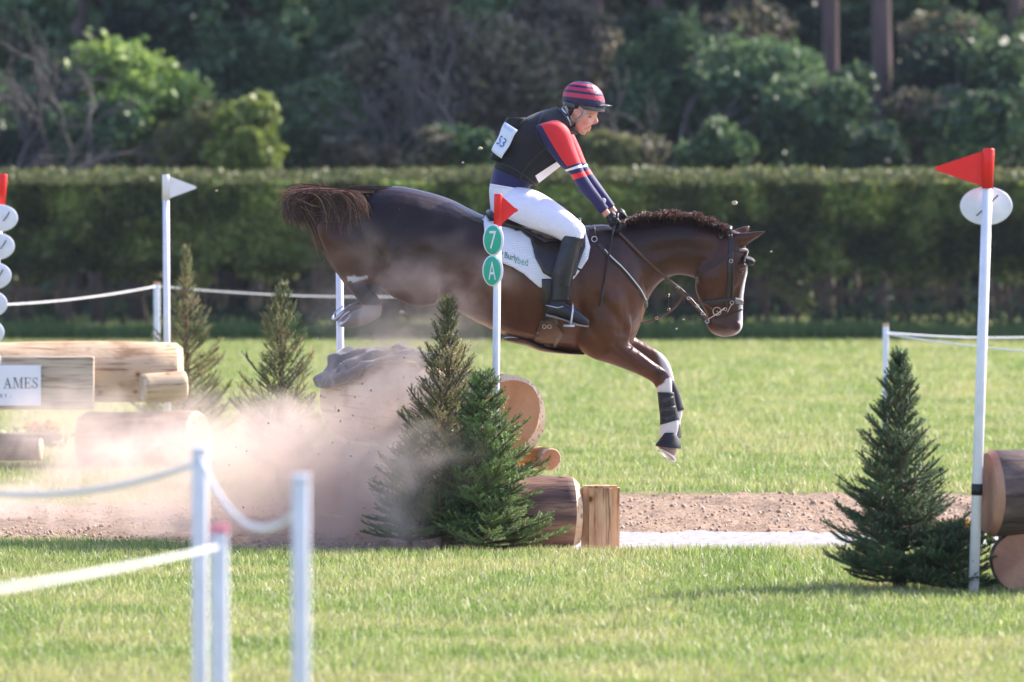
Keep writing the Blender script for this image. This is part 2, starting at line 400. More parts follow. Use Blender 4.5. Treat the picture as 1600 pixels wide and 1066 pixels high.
# ---- hedge
hx0, hx1, hy0, hy1, HT = -13.0, 13.0, 83.0, 84.5, 2.30
hedge = empty('hedge', (0, 83.7, 0), 'long clipped dark green hedge with bare stems showing along its foot', 'hedge')
def hedge_leaves():
    out = []
    n = 95000
    x = hx0 + (hx1 - hx0) * rng.random(n); y = hy0 + (hy1 - hy0) * rng.random(n) ** 1.6; z = .25 + (HT - .25) * rng.random(n)
    f = fbm(x * 1.0, z * 1.3, 1.4, 41); low = smooth(1.15, .55, z)
    keep = (f > .28 + .42 * low) & (rng.random(n) > .45 * low)
    y = y + (fbm(x, z, 1.3, 43) - .5) * .5
    p = np.stack([x, y, z], -1)[keep]; out.append((p, 0))
    n = 75000; x = hx0 + (hx1 - hx0) * rng.random(n); z = 1.0 + (HT - 1.0) * rng.random(n) ** .9
    y = hy0 + (fbm(x, z, 1.3, 43) - .5) * .7 + rng.random(n) * .10
    keep = z > .75 + .45 * fbm(x, z * 0, 1.5, 47); out.append((np.stack([x, y, z], -1)[keep], 0))
    n = 80000; x = hx0 + (hx1 - hx0) * rng.random(n); y = hy0 + (hy1 - hy0) * rng.random(n)
    z = HT + (fbm(x, y, 3, 44) - .5) * .16 + (fbm(x, y * 0, .35, 45) - .5) * .13 + rng.random(n) ** 5 * .22 - .03; out.append((np.stack([x, y, z], -1), 1))
    n = 16000; x = hx0 + (hx1 - hx0) * rng.random(n); y = hy0 + rng.random(n) * .5; z = rng.random(n) ** 1.5 * .5
    keep = fbm(x, z, 1.2, 48) > .45; out.append((np.stack([x, y, z], -1)[keep], 2))
    return out
Vs, Fs, Cs, b0 = [], [], [], 0
for p, kind in hedge_leaves():
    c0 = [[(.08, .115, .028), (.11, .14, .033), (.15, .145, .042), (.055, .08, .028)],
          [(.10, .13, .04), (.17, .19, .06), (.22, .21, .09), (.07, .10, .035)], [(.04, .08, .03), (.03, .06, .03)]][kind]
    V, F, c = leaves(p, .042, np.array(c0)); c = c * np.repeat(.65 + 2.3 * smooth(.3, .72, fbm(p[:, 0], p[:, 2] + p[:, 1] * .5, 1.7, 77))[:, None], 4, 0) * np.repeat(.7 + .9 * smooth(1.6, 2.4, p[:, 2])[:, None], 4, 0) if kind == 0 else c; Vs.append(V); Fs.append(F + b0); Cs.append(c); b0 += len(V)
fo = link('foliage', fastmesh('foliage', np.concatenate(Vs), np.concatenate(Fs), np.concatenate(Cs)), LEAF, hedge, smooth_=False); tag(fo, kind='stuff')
for k in range(74):
    x = hx0 + .35 * k + random.uniform(-.12, .12); y = random.uniform(83.4, 84.1); pts = [Vector((x, y, -.05))]
    for j in range(5): pts.append(pts[-1] + Vector((random.uniform(-.07, .07), random.uniform(-.05, .05), .3)))
    r = random.uniform(.025, .06)
    s_ = tube(pts, [r, r * .9, r * .75, r * .6, r * .45, r * .3], 6)
    for q in range(2):
        b_ = pts[1 + q]; e_ = b_ + Vector((random.uniform(-.3, .3), random.uniform(-.1, .1), random.uniform(.35, .6)))
        s_ = join(s_, tube([b_, (b_ + e_) / 2 + Vector((0, 0, -.04)), e_], [r * .55, r * .4, r * .25], 5))
    mk('stem', s_, BARK, hedge)
# dark thicket filling the middle of the hedge
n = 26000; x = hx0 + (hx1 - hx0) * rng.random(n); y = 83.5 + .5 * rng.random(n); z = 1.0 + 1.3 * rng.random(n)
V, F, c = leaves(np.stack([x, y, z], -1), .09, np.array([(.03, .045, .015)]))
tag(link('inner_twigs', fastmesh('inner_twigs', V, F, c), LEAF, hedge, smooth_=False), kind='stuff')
# ---- post and rail fence beyond the hedge
pf = empty('rail_fence', (0, 86.5, 0), 'low wooden post and rail fence glimpsed through gaps under the hedge', 'fence')
OLDW = mat('weathered_wood', (.09, .08, .07), rough=.9, var=.3, scale=10, bump=.3)
for zz in (.62,):
    for k in range(9): mk('rail', box((-13 + 3.2 * k, 86.46, zz), (3.18, .04, .10)), OLDW, pf, False)
for k in range(10): mk('post', box((-14.6 + 3.2 * k, 86.55, .6), (.11, .11, 1.3)), OLDW, pf, False)

# ------------------------------------------------------------------ woodland
def crown_pts(n, rx, ry, rz, blobs, seed):
    g = np.random.default_rng(seed); out = []
    for k in range(blobs):
        d_ = g.normal(size=3); d_ /= np.linalg.norm(d_); rr = g.random() ** .5 * .72
        c = d_ * rr * np.array([rx, ry, rz]); s = (.26 + .22 * g.random()) * min(rx, rz)
        m_ = n // blobs; q = g.normal(size=(m_, 3)); q /= np.linalg.norm(q, axis=1, keepdims=True)
        q *= (s * (.55 + .5 * g.random((m_, 1)) ** .7 + .55 * g.random((m_, 1)) ** 9)); q[:, 2] *= .8
        out.append(q + c)
    return np.concatenate(out)
def leafy(name, px, d, ybase, ytop, halfw, n, cols, label, group, size=.085, seed=1, trunk=True, blobs=22, low=0.0):
    """tree whose crown spans the given pixel rows when seen at distance d"""
    top = P(px, ytop, d).z; bot = max(P(px, ybase, d).z, low); x = P(px, 300, d).x; rz = (top - bot) / 2; rx = 1.22 * halfw * d / FPX; n = int(n * 1.6)
    e = empty(name, (x, d, 0), label, 'bush' if top < 4.6 else 'tree', group)
    p = crown_pts(n, rx, rx * .9, rz, blobs, seed) + np.array([x, d, (top + bot) / 2])
    p = p[p[:, 2] > .05]
    k = fbm(p[:, 0] + p[:, 1], p[:, 2], .8, seed); ci = np.clip(((k - .3) / .4 * len(cols) + rng.random(len(p)) - .5).astype(int), 0, len(cols) - 1)
    V, F, c = leaves(p, size, np.array(cols)[ci]); link('crown', fastmesh('crown', V, F, c), LEAF, e, smooth_=False)
    g = random.Random(seed); r = .05 + .022 * top
    t = tube([Vector((x + g.uniform(-.1, .1) * j, d, j * (top * .8) / 4)) for j in range(5)], [r, r * .8, r * .6, r * .4, r * .15], 8)
    for j in range(6):
        z0 = top * (.2 + .1 * j); a = g.uniform(0, 6.28); L_ = rx * .7
        t = join(t, tube([Vector((x, d, z0)), Vector((x + math.cos(a) * L_ * .5, d + math.sin(a) * L_ * .5, z0 + .35)), Vector((x + math.cos(a) * L_, d + math.sin(a) * L_, z0 + .9))], [r * .4, r * .25, r * .08], 5))
    mk('trunk', t, BARK, e); return e
BR = [(.07, .13, .03), (.14, .24, .05), (.22, .33, .07), (.28, .38, .09)]
OL = [(.10, .12, .04), (.17, .18, .06), (.23, .23, .08)]
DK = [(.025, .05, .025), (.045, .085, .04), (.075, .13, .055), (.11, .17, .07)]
MD = [(.045, .085, .035), (.08, .15, .06), (.13, .21, .085), (.18, .26, .11)]
TW = [(.12, .105, .07), (.17, .15, .10), (.13, .14, .07), (.22, .19, .13)]
G1 = 'bushes growing between the hedge and the wood'
leafy('leafy_tree', 215, 93, 285, 40, 95, 9000, BR, 'bright green young tree rising above the hedge at the left', G1, seed=3)
leafy('leafy_bush', 155, 92, 285, 140, 70, 5000, MD, 'mid green bush left of the bright young tree', G1, seed=4)
leafy('leafy_bush', 300, 92, 285, 140, 70, 5000, OL, 'brownish olive bush between the two brightest green bushes', G1, seed=5)
leafy('leafy_bush', 395, 91, 285, 150, 72, 6500, [(.08, .13, .02), (.15, .2, .035), (.22, .27, .06)], 'yellow green bush with arching sprays beside the bright tree', G1, seed=6)
leafy('evergreen_tree', 370, 99, 285, 40, 110, 9000, DK, 'dark green evergreen behind the yellow green bush', G1, seed=7)
leafy('evergreen_tree', 490, 95, 285, 90, 60, 6000, DK[1:] + [(.1, .15, .07)], 'blue green upright evergreen right of the yellow green bush', G1, seed=8)
leafy('leafy_bush', 560, 93, 285, 205, 60, 3500, TW + DK[1:3], 'low grey green scrub left of the rider over the hedge', G1, seed=9)
leafy('bare_tree', 650, 97, 285, -60, 105, 6000, TW, 'brown thin leaved tree in the middle of the wood edge', G1, seed=10, blobs=40)
leafy('bare_tree', 790, 96, 285, -30, 95, 6000, TW + [(.12, .14, .05)], 'brown budding tree directly behind the rider\'s back', G1, seed=11, blobs=40)
leafy('leafy_bush', 700, 92, 285, 190, 70, 4000, TW + MD[:2], 'low olive scrub behind the rider over the hedge', G1, seed=12)
leafy('bare_tree', 870, 99, 285, -80, 80, 5000, TW, 'tall brown budding tree above the rider\'s helmet', G1, seed=13, blobs=40)
leafy('leafy_bush', 975, 93, 285, 190, 65, 5000, OL + TW, 'dull olive bush in front of the rider\'s face', G1, seed=14)
leafy('leafy_tree', 1060, 97, 285, 10, 100, 9000, MD, 'grey green tree above the horse\'s neck', G1, seed=15)
leafy('leafy_tree', 1180, 96, 285, 15, 85, 8000, MD, 'tall mid green tree above the horse\'s head', G1, seed=16)
leafy('leafy_bush', 1120, 91, 285, 185, 55, 4500, [(.06, .11, .04), (.1, .17, .06), (.15, .22, .09)], 'fresh green low bush directly above the horse\'s head', G1, seed=17)
leafy('leafy_bush', 1290, 93, 285, 80, 80, 8500, [(.03, .06, .028), (.07, .12, .05), (.12, .19, .08)], 'rounded grey green bush in front of the two pine trunks', G1, seed=18)
leafy('leafy_bush', 1375, 92, 285, 185, 45, 3500, [(.03, .06, .03), (.06, .11, .05)], 'small dark green bush right of the rounded grey green one', G1, seed=19)
leafy('evergreen_tree', 1480, 99, 285, 0, 90, 8000, DK, 'very dark evergreen left of the right red flag', G1, seed=20)
leafy('evergreen_tree', 1590, 98, 285, 30, 80, 6500, DK, 'dark evergreen at the far right of the wood', G1, seed=21)
leafy('leafy_bush', 1545, 93, 285, 130, 55, 3800, MD[:3] + [(.12, .13, .05)], 'soft green bush behind the right red flag', G1, seed=22)
leafy('leafy_bush', 40, 93, 285, 190, 70, 4500, DK, 'dark low bush under the bare grey branches', G1, seed=23)
leafy('leafy_bush', -80, 94, 285, 60, 90, 4500, MD, 'green bush beyond the left edge of the wood', G1, seed=24)
leafy('leafy_bush', 1700, 94, 285, 60, 90, 4500, MD, 'green bush beyond the right edge of the wood', G1, seed=25)
LM1 = ['beyond the left edge', 'behind the bare grey trees', 'behind the bright green young tree', 'behind the brownish olive bush', 'above the horse\'s tail', 'above the horse\'s croup', 'left of the rider\'s bib', 'straight above the rider\'s back',
       'straight above the helmet', 'above the horse\'s withers', 'above the horse\'s ears', 'behind the pine with the pale reddish trunk', 'behind the thick dark pine', 'behind the right red flag', 'beyond the right edge']
LM2 = ['above the left red sleeved pole', 'between the bare tree and the bright tree', 'above the left white flag', 'behind the yellow green bush', 'beside the blue green evergreen', 'above the horse\'s rump', 'just left of the rider\'s back', 'beside the rider\'s helmet',
       'right of the rider\'s face', 'above the horse\'s mane', 'right of the horse\'s head', 'under the two pine trunks', 'left of the right red flag', 'right of the right red flag', 'past the right edge']
for i in range(15):
    g = random.Random(900 + i); px = -60 + i * 122 + g.uniform(-30, 30)
    leafy('shaded_tree', px, 101.5 + g.uniform(-1.5, 2.5), 300, g.uniform(-120, -10), g.uniform(75, 105), 4200, g.choice([MD, DK, TW + DK[2:], MD[1:] + TW[:2], DK[1:]]), 'tall shaded tree of the wood ' + LM1[i], 'trees of the second row', seed=400 + i, size=.12, blobs=34)
    leafy('shaded_bush', px + 60, 97.5 + g.uniform(-1, 1), 290, g.uniform(110, 190), g.uniform(60, 80), 2600, g.choice([MD, TW + MD[1:], OL + DK, MD[1:] + TW[:2]]), 'shaded bush at the wood edge ' + LM2[i], 'bushes filling the wood edge', seed=500 + i, size=.10, blobs=26)
# bare grey branched tree at the left
TWIG = mat('grey_twig', (.09, .08, .075), rough=.9, var=.3)
def bare(px, d, seed, label):
    g = random.Random(seed); x = P(px, 300, d).x; e = empty('bare_tree', (x, d, 0), label, 'tree', G1); out = []
    def grow(p, dr, L_, r, dep):
        q = p + dr * L_ * .5 + Vector((g.uniform(-.1, .1), g.uniform(-.1, .1), g.uniform(-.05, .1))) * L_; e_ = p + dr * L_
        out.append(tube([p, q, e_], [r, r * .8, r * .6], 4 if dep else 7, cap=False))
        if dep >= 5: return
        for k in range(3 if dep < 4 else 2):
            nd = (dr + Vector((g.uniform(-.8, .8), g.uniform(-.8, .8), g.uniform(-.45, .5)))).normalized()
            grow(e_ if k else q, nd, L_ * g.uniform(.6, .85), r * .6, dep + 1)
    grow(Vector((x, d, 0)), Vector((.05, 0, 1)), 1.6, .13, 0)
    mk('trunk', out[0], BARK, e); mk('branches', join(*out[1:]), TWIG, e, fixn=False); return e
bare(20, 91, 5, 'bare grey twiggy tree at the upper left'); bare(95, 93, 9, 'bare grey tree just left of the bright young tree')
bare(-60, 92, 11, 'bare tree past the left edge'); bare(600, 95, 14, 'bare grey branches above the horse\'s rump')
bare(760, 94, 15, 'thin bare branches behind the rider\'s number bib'); bare(1000, 95.5, 16, 'bare branches right of the rider\'s helmet')
# pines
PINEB = mat('pine_bark', (.10, .065, .06), rough=.9, var=.35, scale=5, bump=.6, bscale=14, stretch=(1, 1, .25))
G2 = 'pine trunks standing in the wood'
for i, (px, d, r, lab) in enumerate([(1297, 101, .16, 'pine with the palest reddish trunk above the grey green bush'), (1378, 100, .19, 'thick dark pine trunk right of the pale reddish one'),
        (452, 104, .17, 'pine trunk over the horse\'s tail'), (927, 101, .17, 'pine trunk right above the rider\'s helmet'), (835, 103, .15, 'slim grey pine trunk left of the helmet'),
        (1028, 103, .16, 'pine trunk above the horse\'s neck'), (1280, 104, .22, 'dark pine trunk close behind the palest one'), (545, 106, .16, 'slim pine trunk over the horse\'s rump'),
        (1585, 102, .15, 'pine trunk at the upper right edge'), (690, 105, .15, 'pine trunk left of the rider\'s back'), (300, 107, .18, 'pine trunk behind the bright young tree'), (1150, 106, .16, 'pine trunk behind the tall green tree'),
        (120, 106, .17, 'pine trunk behind the bare grey branches'), (1460, 107, .18, 'pine trunk behind the very dark evergreen')]):
    g = random.Random(i + 50); x = P(px, 100, d).x; e = empty('pine_tree', (x, d, 0), lab, 'tree', G2); ln = g.uniform(-.03, .03)
    t = tube([Vector((x + ln * (z - 4), d, z)) for z in (0, 2, 4, 6, 9, 12, 16)], [r * 1.25, r * 1.08, r, r * .95, r * .8, r * .6, r * .25], 10)
    mk('trunk', t, PINEB, e)
    p = crown_pts(2600, 2.2, 2.2, 3.2, 14, 300 + i) + np.array([x, d, 12.0])
    V, F, c = leaves(p, .2, np.array(DK)); link('crown', fastmesh('crown', V, F, c), LEAF, e, smooth_=False)
# far wood: reads as one dark mass
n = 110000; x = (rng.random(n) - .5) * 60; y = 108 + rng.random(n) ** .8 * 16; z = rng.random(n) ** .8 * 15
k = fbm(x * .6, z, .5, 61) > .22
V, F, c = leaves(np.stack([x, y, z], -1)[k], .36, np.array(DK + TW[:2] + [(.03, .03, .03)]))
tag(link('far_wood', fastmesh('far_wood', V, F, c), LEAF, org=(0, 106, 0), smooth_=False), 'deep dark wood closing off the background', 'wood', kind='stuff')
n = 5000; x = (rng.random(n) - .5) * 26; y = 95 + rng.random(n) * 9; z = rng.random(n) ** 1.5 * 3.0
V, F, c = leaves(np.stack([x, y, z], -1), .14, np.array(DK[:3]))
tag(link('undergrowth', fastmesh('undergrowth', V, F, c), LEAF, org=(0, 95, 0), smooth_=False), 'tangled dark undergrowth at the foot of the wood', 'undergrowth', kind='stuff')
# ------------------------------------------------------------------ timber
def woodmat(name, cols, scale=5, stretch=(1, 1, 1), bump=.35, rough=.75, bs=40, marks=True, along=(.7, 14, 14)):
    m = mat(name, (1, 1, 1), rough=rough, cols=cols, scale=scale, stretch=stretch, bump=bump, bscale=bs, detail=8, spec=.25)
    if not marks: return m
    nt = m.node_tree; L = nt.links; b = nt.nodes['Principled BSDF']; tc = [q for q in nt.nodes if q.type == 'TEX_COORD'][0]
    src = b.inputs['Base Color'].links[0].from_socket
    def mul(src, fac):
        x = nt.nodes.new('ShaderNodeMix'); x.data_type = 'RGBA'; x.blend_type = 'MULTIPLY'; x.inputs[0].default_value = 1; L.new(src, x.inputs[6]); L.new(fac, x.inputs[7]); return x.outputs[2]
    vo = nt.nodes.new('ShaderNodeTexVoronoi'); vo.inputs['Scale'].default_value = 5.5; L.new(tc.outputs['Object'], vo.inputs['Vector'])
    src = mul(src, ramp(nt, vo.outputs['Distance'], [(0, (.18, .10, .07)), (.07, (.30, .18, .12)), (.12, (.85, .75, .68)), (.2, (1, 1, 1))]))
    mp = nt.nodes.new('ShaderNodeMapping'); mp.inputs['Scale'].default_value = along; L.new(tc.outputs['Object'], mp.inputs[0])
    n = nt.nodes.new('ShaderNodeTexNoise'); n.inputs['Scale'].default_value = 2.2; n.inputs['Detail'].default_value = 7; L.new(mp.outputs[0], n.inputs['Vector'])
    src = mul(src, ramp(nt, n.outputs[0], [(.34, (.55, .45, .38)), (.42, (1, 1, 1)), (.60, (1, 1, 1)), (.66, (.42, .32, .26)), (.70, (.9, .85, .8))]))
    L.new(src, b.inputs['Base Color']); return m
def ringmat(name, c1, c2, c3):
    """cut face of a log: growth rings round the local X axis, with cracks and stain"""
    m = bpy.data.materials.new(name); m.use_nodes = True; nt = m.node_tree; L = nt.links; b = nt.nodes['Principled BSDF']
    tc = nt.nodes.new('ShaderNodeTexCoord'); n = nt.nodes.new('ShaderNodeTexNoise'); n.inputs['Scale'].default_value = 3.5; n.inputs['Detail'].default_value = 6
    L.new(tc.outputs['Object'], n.inputs['Vector'])
    wv = nt.nodes.new('ShaderNodeTexWave'); wv.wave_type = 'RINGS'; wv.rings_direction = 'X'; wv.inputs['Scale'].default_value = 22
    wv.inputs['Distortion'].default_value = 1.8; wv.inputs['Detail'].default_value = 3; wv.inputs['Detail Scale'].default_value = .6
    L.new(tc.outputs['Object'], wv.inputs['Vector'])
    base = ramp(nt, n.outputs[0], [(.3, c1), (.5, c2), (.72, c3)])
    rg = ramp(nt, wv.outputs[0], [(0, (.78, .72, .66)), (.6, (1, 1, 1))])
    mx = nt.nodes.new('ShaderNodeMix'); mx.data_type = 'RGBA'; mx.blend_type = 'MULTIPLY'; mx.inputs[0].default_value = .3
    L.new(base, mx.inputs[6]); L.new(rg, mx.inputs[7]); L.new(mx.outputs[2], b.inputs['Base Color'])
    b.inputs['Roughness'].default_value = .7
    bp = nt.nodes.new('ShaderNodeBump'); bp.inputs['Strength'].default_value = .3; bp.inputs['Distance'].default_value = .01
    L.new(n.outputs[0], bp.inputs['Height']); L.new(bp.outputs[0], b.inputs['Normal']); return m
PEEL = woodmat('peeled_timber', [(.25, (.26, .13, .07)), (.42, (.52, .33, .18)), (.6, (.66, .46, .27)), (.8, (.72, .55, .36))], 4, (1, 1, 1))
PALE = woodmat('pale_timber', [(.30, (.28, .15, .08)), (.42, (.54, .37, .22)), (.75, (.66, .49, .31))], 5, (.6, 1, 1.2))
FRESH = woodmat('fresh_cut_timber', [(.3, (.62, .42, .24)), (.7, (.76, .60, .42))], 9)
DARKB = woodmat('stripped_bark', [(.28, (.06, .035, .035)), (.45, (.14, .075, .06)), (.58, (.24, .13, .09)), (.75, (.42, .26, .16))], 3.2, (.8, 1, 4.5), bump=.6, bs=14)
ROUGHB = woodmat('rough_bark', [(.3, (.06, .045, .04)), (.55, (.13, .09, .075)), (.75, (.24, .17, .14))], 5, (1, 1.5, 3), bump=1.0, bs=12)
ENDO = ringmat('orange_log_end', (.44, .17, .065), (.56, .25, .10), (.62, .31, .15))
ENDR = ringmat('red_log_end', (.26, .10, .07), (.42, .20, .12), (.52, .30, .17))
ENDP = ringmat('pale_log_end', (.42, .30, .20), (.58, .45, .31), (.66, .54, .40))
def log(name, a, b, r, label, group, side, endm, bevel=.03, endk=None, wob=.05, seed=0, n=40, flat=None, barkd=0.0):
    """log lying from a (shown cut end) to b; local X runs along it"""
    g = random.Random(seed); a, b = Vector(a), Vector(b); L_ = (b - a).length; N = 12
    ph = [g.uniform(0, 6.3) for _ in range(6)]
    def rad(q, t):
        v = r * (1 + wob * .5 * math.sin(2 * q + ph[0] + t) + wob * .35 * math.sin(3 * q + ph[1] - t * 2) + wob * .25 * math.sin(5 * q + ph[2] + 3 * t) + wob * .1 * math.sin(11 * q + ph[3] + 7 * t))
        return v
    V, F, fm = [], [], []
    ts = [0] + [bevel / L_ + (1 - 2 * bevel / L_) * i / N for i in range(N + 1)] + [1]
    for t in ts:
        for k in range(n):
            q = 2 * math.pi * k / n; rr = rad(q, t * 3)
            if t in (0, 1): rr -= bevel * (1 + .45 * math.sin(q * 2 + ph[4]))
            y, z = rr * math.cos(q), rr * math.sin(q)
            V.append((t * L_, y, z))
    m_ = len(ts)
    for i in range(m_ - 1):
        for k in range(n):
            F.append((i * n + k, (i + 1) * n + k, (i + 1) * n + (k + 1) % n, i * n + (k + 1) % n)); fm.append(1 if i in (0, m_ - 2) else 0)
    # cut faces with centre fans and a slightly uneven surface
    for base, x in ((0, 0.0), ((m_ - 1) * n, L_)):
        s = len(V); K = 4
        for j in range(1, K + 1):
            for k in range(n):
                vv = V[base + k]; f_ = 1 - j / (K + 1)
                V.append((x + g.uniform(-.0015, .0015), vv[1] * f_, vv[2] * f_))
        c = len(V); V.append((x, 0, 0)); prev = base
        for j in range(K):
            cur = s + j * n
            for k in range(n): F.append((prev + k, prev + (k + 1) % n, cur + (k + 1) % n, cur + k)); fm.append(2)
            prev = cur
        for k in range(n): F.append((prev + k, prev + (k + 1) % n, c)); fm.append(2)
    me = bpy.data.meshes.new(name); me.from_pydata(V, [], F); me.polygons.foreach_set('material_index', np.array(fm, 'i'))
    bm = bmesh.new(); bm.from_mesh(me); bmesh.ops.recalc_face_normals(bm, faces=bm.faces); bm.to_mesh(me); bm.free()
    for x in (side, FRESH if endk is None else endk, endm): me.materials.append(x)
    sm_ = np.array([1 if f == 0 else 0 for f in fm], bool); me.polygons.foreach_set('use_smooth', sm_)
    o = bpy.data.objects.new(name, me); C.objects.link(o); o.location = a
    o.rotation_euler = (b - a).to_track_quat('X', 'Z').to_euler(); ORG[o.name] = a
    if label: tag(o, label, 'log', group)
    return o
GL = 'logs of the centre jump'
# big log: near cut end right of the tall spruce, running away to the left
cN = P(789, 652, 33.4); dirv = Vector((-.97, 3.1, 0)).normalized(); r0 = .262
big = log('big_log', cN, cN + dirv * 3.2, r0, 'huge round log with orange cut end forming the top of the centre jump', GL, PALE, ENDO, .045, wob=.05, seed=4)
lower = log('support_log', Vector((cN.x - .13, 33.36, .235)), Vector((cN.x - .13, 33.36, .235)) + dirv * 3.2, .235, 'thick log lying underneath the huge orange ended log behind the spruce', GL, PEEL, ENDO, .03, seed=5)
log('small_log', P(861, 718, 33.45), P(861, 718, 33.45) + dirv * 2.9, .066, 'thin round log wedged at the lower right of the huge orange ended log', GL, PEEL, ENDO, .008, seed=6)
e1 = P(903, 803, 33.05); log('base_log', Vector((e1.x, 33.07, .20)), Vector((e1.x - .6, 32.97, .205)), .215, 'dark streaked log lying at the water edge beside the upright post', GL, DARKB, FRESH, .045, seed=8, wob=.07)
# upright squared post
pc = P(938, 806, 33.0); bm = bmesh.new(); bmesh.ops.create_cube(bm, size=1)
for v in bm.verts: v.co = Vector((v.co.x * .222, v.co.y * .2, v.co.z * .38 + .165))
bmesh.ops.bevel(bm, geom=[e for e in bm.edges if abs((e.verts[0].co - e.verts[1].co).z) > .2], offset=.045, segments=2, affect='EDGES')
bmesh.ops.bevel(bm, geom=[e for e in bm.edges if min(e.verts[0].co.z, e.verts[1].co.z) > .3], offset=.012, segments=2, affect='EDGES')
me = bpy.data.meshes.new('stump_post'); bm.to_mesh(me); bm.free()
o = bpy.data.objects.new('stump_post', me); C.objects.link(o); o.location = (pc.x, 33.02, 0); ORG[o.name] = o.location.copy()
me.materials.append(woodmat('post_timber', [(.28, (.24, .10, .055)), (.42, (.54, .31, .16)), (.6, (.68, .44, .25)), (.8, (.72, .52, .33))], 7, (1.4, 1.4, .5), along=(12, 12, .6)))
tag(o, 'short upright squared post of peeled timber at the water edge', 'post')
# left jump
GLL = 'timbers of the left jump'
dl = 43.0
a_ = P(283, 585, dl); b_ = P(-260, 585, dl); rl = .225
tl = log('table_log', Vector((a_.x, dl + .22, a_.z)), Vector((b_.x, dl - .05, b_.z + .02)), rl, 'long pale carved log on top of the left jump', GLL, PALE, ENDP, .05, seed=12, wob=.10)
ORG['_'] = Vector()
pl = P(-200, 598, dl - .1); pr = P(148, 598, dl - .1)
pan = mk('front_panel', box(((pl.x + pr.x) / 2, dl - .16, pl.z), (pr.x - pl.x, .10, .40), bev=.012), woodmat('panel_timber', [(.3, (.30, .22, .15)), (.42, (.50, .40, .29)), (.7, (.58, .48, .36))], 6, (.4, 1, 6), bump=.3), smooth_=False)
tag(pan, 'flat sawn face of pale timber carrying the white sign on the left jump', 'timber panel', GLL)
log('stub_log', P(222, 607, dl - .35) , P(290, 602, dl - .25), .108, 'short fat log stub resting across the right end of the left jump', GLL, PALE, ENDP, .014, seed=13, wob=.03)
log('foot_log', P(318, 690, dl - .1), P(130, 692, dl + .25), .235, 'thick log standing under the right end of the left jump', GLL, DARKB, ENDR, .05, seed=14, endk=PEEL, wob=.08)
log('low_log', P(66, 702, dl - .5), P(-200, 704, dl - .4), .085, 'dark thin log lying on the grass under the left jump', GLL, ROUGHB, ENDP, .012, seed=15)
mk0 = box(P(-60, 683, dl + .1) + Vector((0, 0, 0)), (1.5, .3, .05)); o = mk('plank', mk0, OLDW, None, False); tag(o, 'flat plank lying behind the flowers under the left jump', 'plank', GLL)
# right jump
GR = 'logs of the right jump'
a_ = P(1541, 771, 29.0); log('upper_log', a_, a_ + Vector((1.6, .35, -.02)), .226, 'dark barked log on top at the right edge', GR, ROUGHB, ENDR, .03, seed=21, endk=ENDR, wob=.05)
a_ = P(1593, 878, 28.95); log('lower_log', a_, a_ + Vector((.35, 1.4, 0)), .157, 'round cut reddish log end on the grass at the right edge', GR, ROUGHB, ENDR, .014, seed=22, endk=ROUGHB, wob=.03)

# ------------------------------------------------------------------ poles, flags, number discs
WHITEP = mat('white_plastic', (.76, .76, .80), rough=.4, var=.07, spec=.5, scale=14, detail=8)
REDP = mat('red_plastic', (.82, .035, .03), rough=.4, var=.04, trans=.25)
WFLAG = mat('white_flag_plastic', (.80, .80, .82), rough=.4, var=.03, trans=.2)
GREENP = mat('green_disc', (.03, .42, .26), rough=.4, var=.03)
BLACK = mat('black_rubber', (.012, .012, .014), rough=.5, var=.2)
def text_vf(txt, size=1.0, extrude=0.0):
    cu = bpy.data.curves.new('t', 'FONT'); cu.body = txt; cu.size = size; cu.align_x = 'CENTER'; cu.align_y = 'CENTER'; cu.resolution_u = 3
    o = bpy.data.objects.new('t', cu); C.objects.link(o); dg = bpy.context.evaluated_depsgraph_get(); dg.update()
    me = bpy.data.meshes.new_from_object(o.evaluated_get(dg)); V = [v.co.copy() for v in me.vertices]; F = [tuple(p.vertices) for p in me.polygons]
    bpy.data.objects.remove(o); bpy.data.curves.remove(cu); bpy.data.meshes.remove(me); return V, F
def flat_text(name, txt, c, wid, hgt, m, parent, ux=Vector((1, 0, 0)), uy=Vector((0, 0, 1)), off=.0, bold=0):
    V, F = text_vf(txt); x0, x1 = min(v.x for v in V), max(v.x for v in V); y0, y1 = min(v.y for v in V), max(v.y for v in V)
    nrm = ux.cross(uy).normalized()
    W = [c + ux * ((v.x - (x0 + x1) / 2) / (x1 - x0) * wid) + uy * ((v.y - (y0 + y1) / 2) / (y1 - y0) * hgt) + nrm * off for v in V]
    return mk(name, (W, F), m, parent, False, fixn=False)
def disc(c, rx, rz, th=.006, n=28, rim=.004, yaw=0.0):
    V, F = [], []
    pr = [(0, -th / 2), (.93, -th / 2), (1, 0), (1, th / 2), (0, th / 2)]
    cs, sn = math.cos(yaw), math.sin(yaw)
    for r_, y_ in pr:
        for k in range(n):
            q = 2 * math.pi * k / n; x = rx * r_ * math.cos(q); V.append(Vector((c[0] + x * cs - y_ * sn, c[1] + x * sn + y_ * cs, c[2] + rz * r_ * math.sin(q))))
    for i in range(len(pr) - 1):
        for k in range(n): F.append((i * n + k, i * n + (k + 1) % n, (i + 1) * n + (k + 1) % n, (i + 1) * n + k))
    return V, F
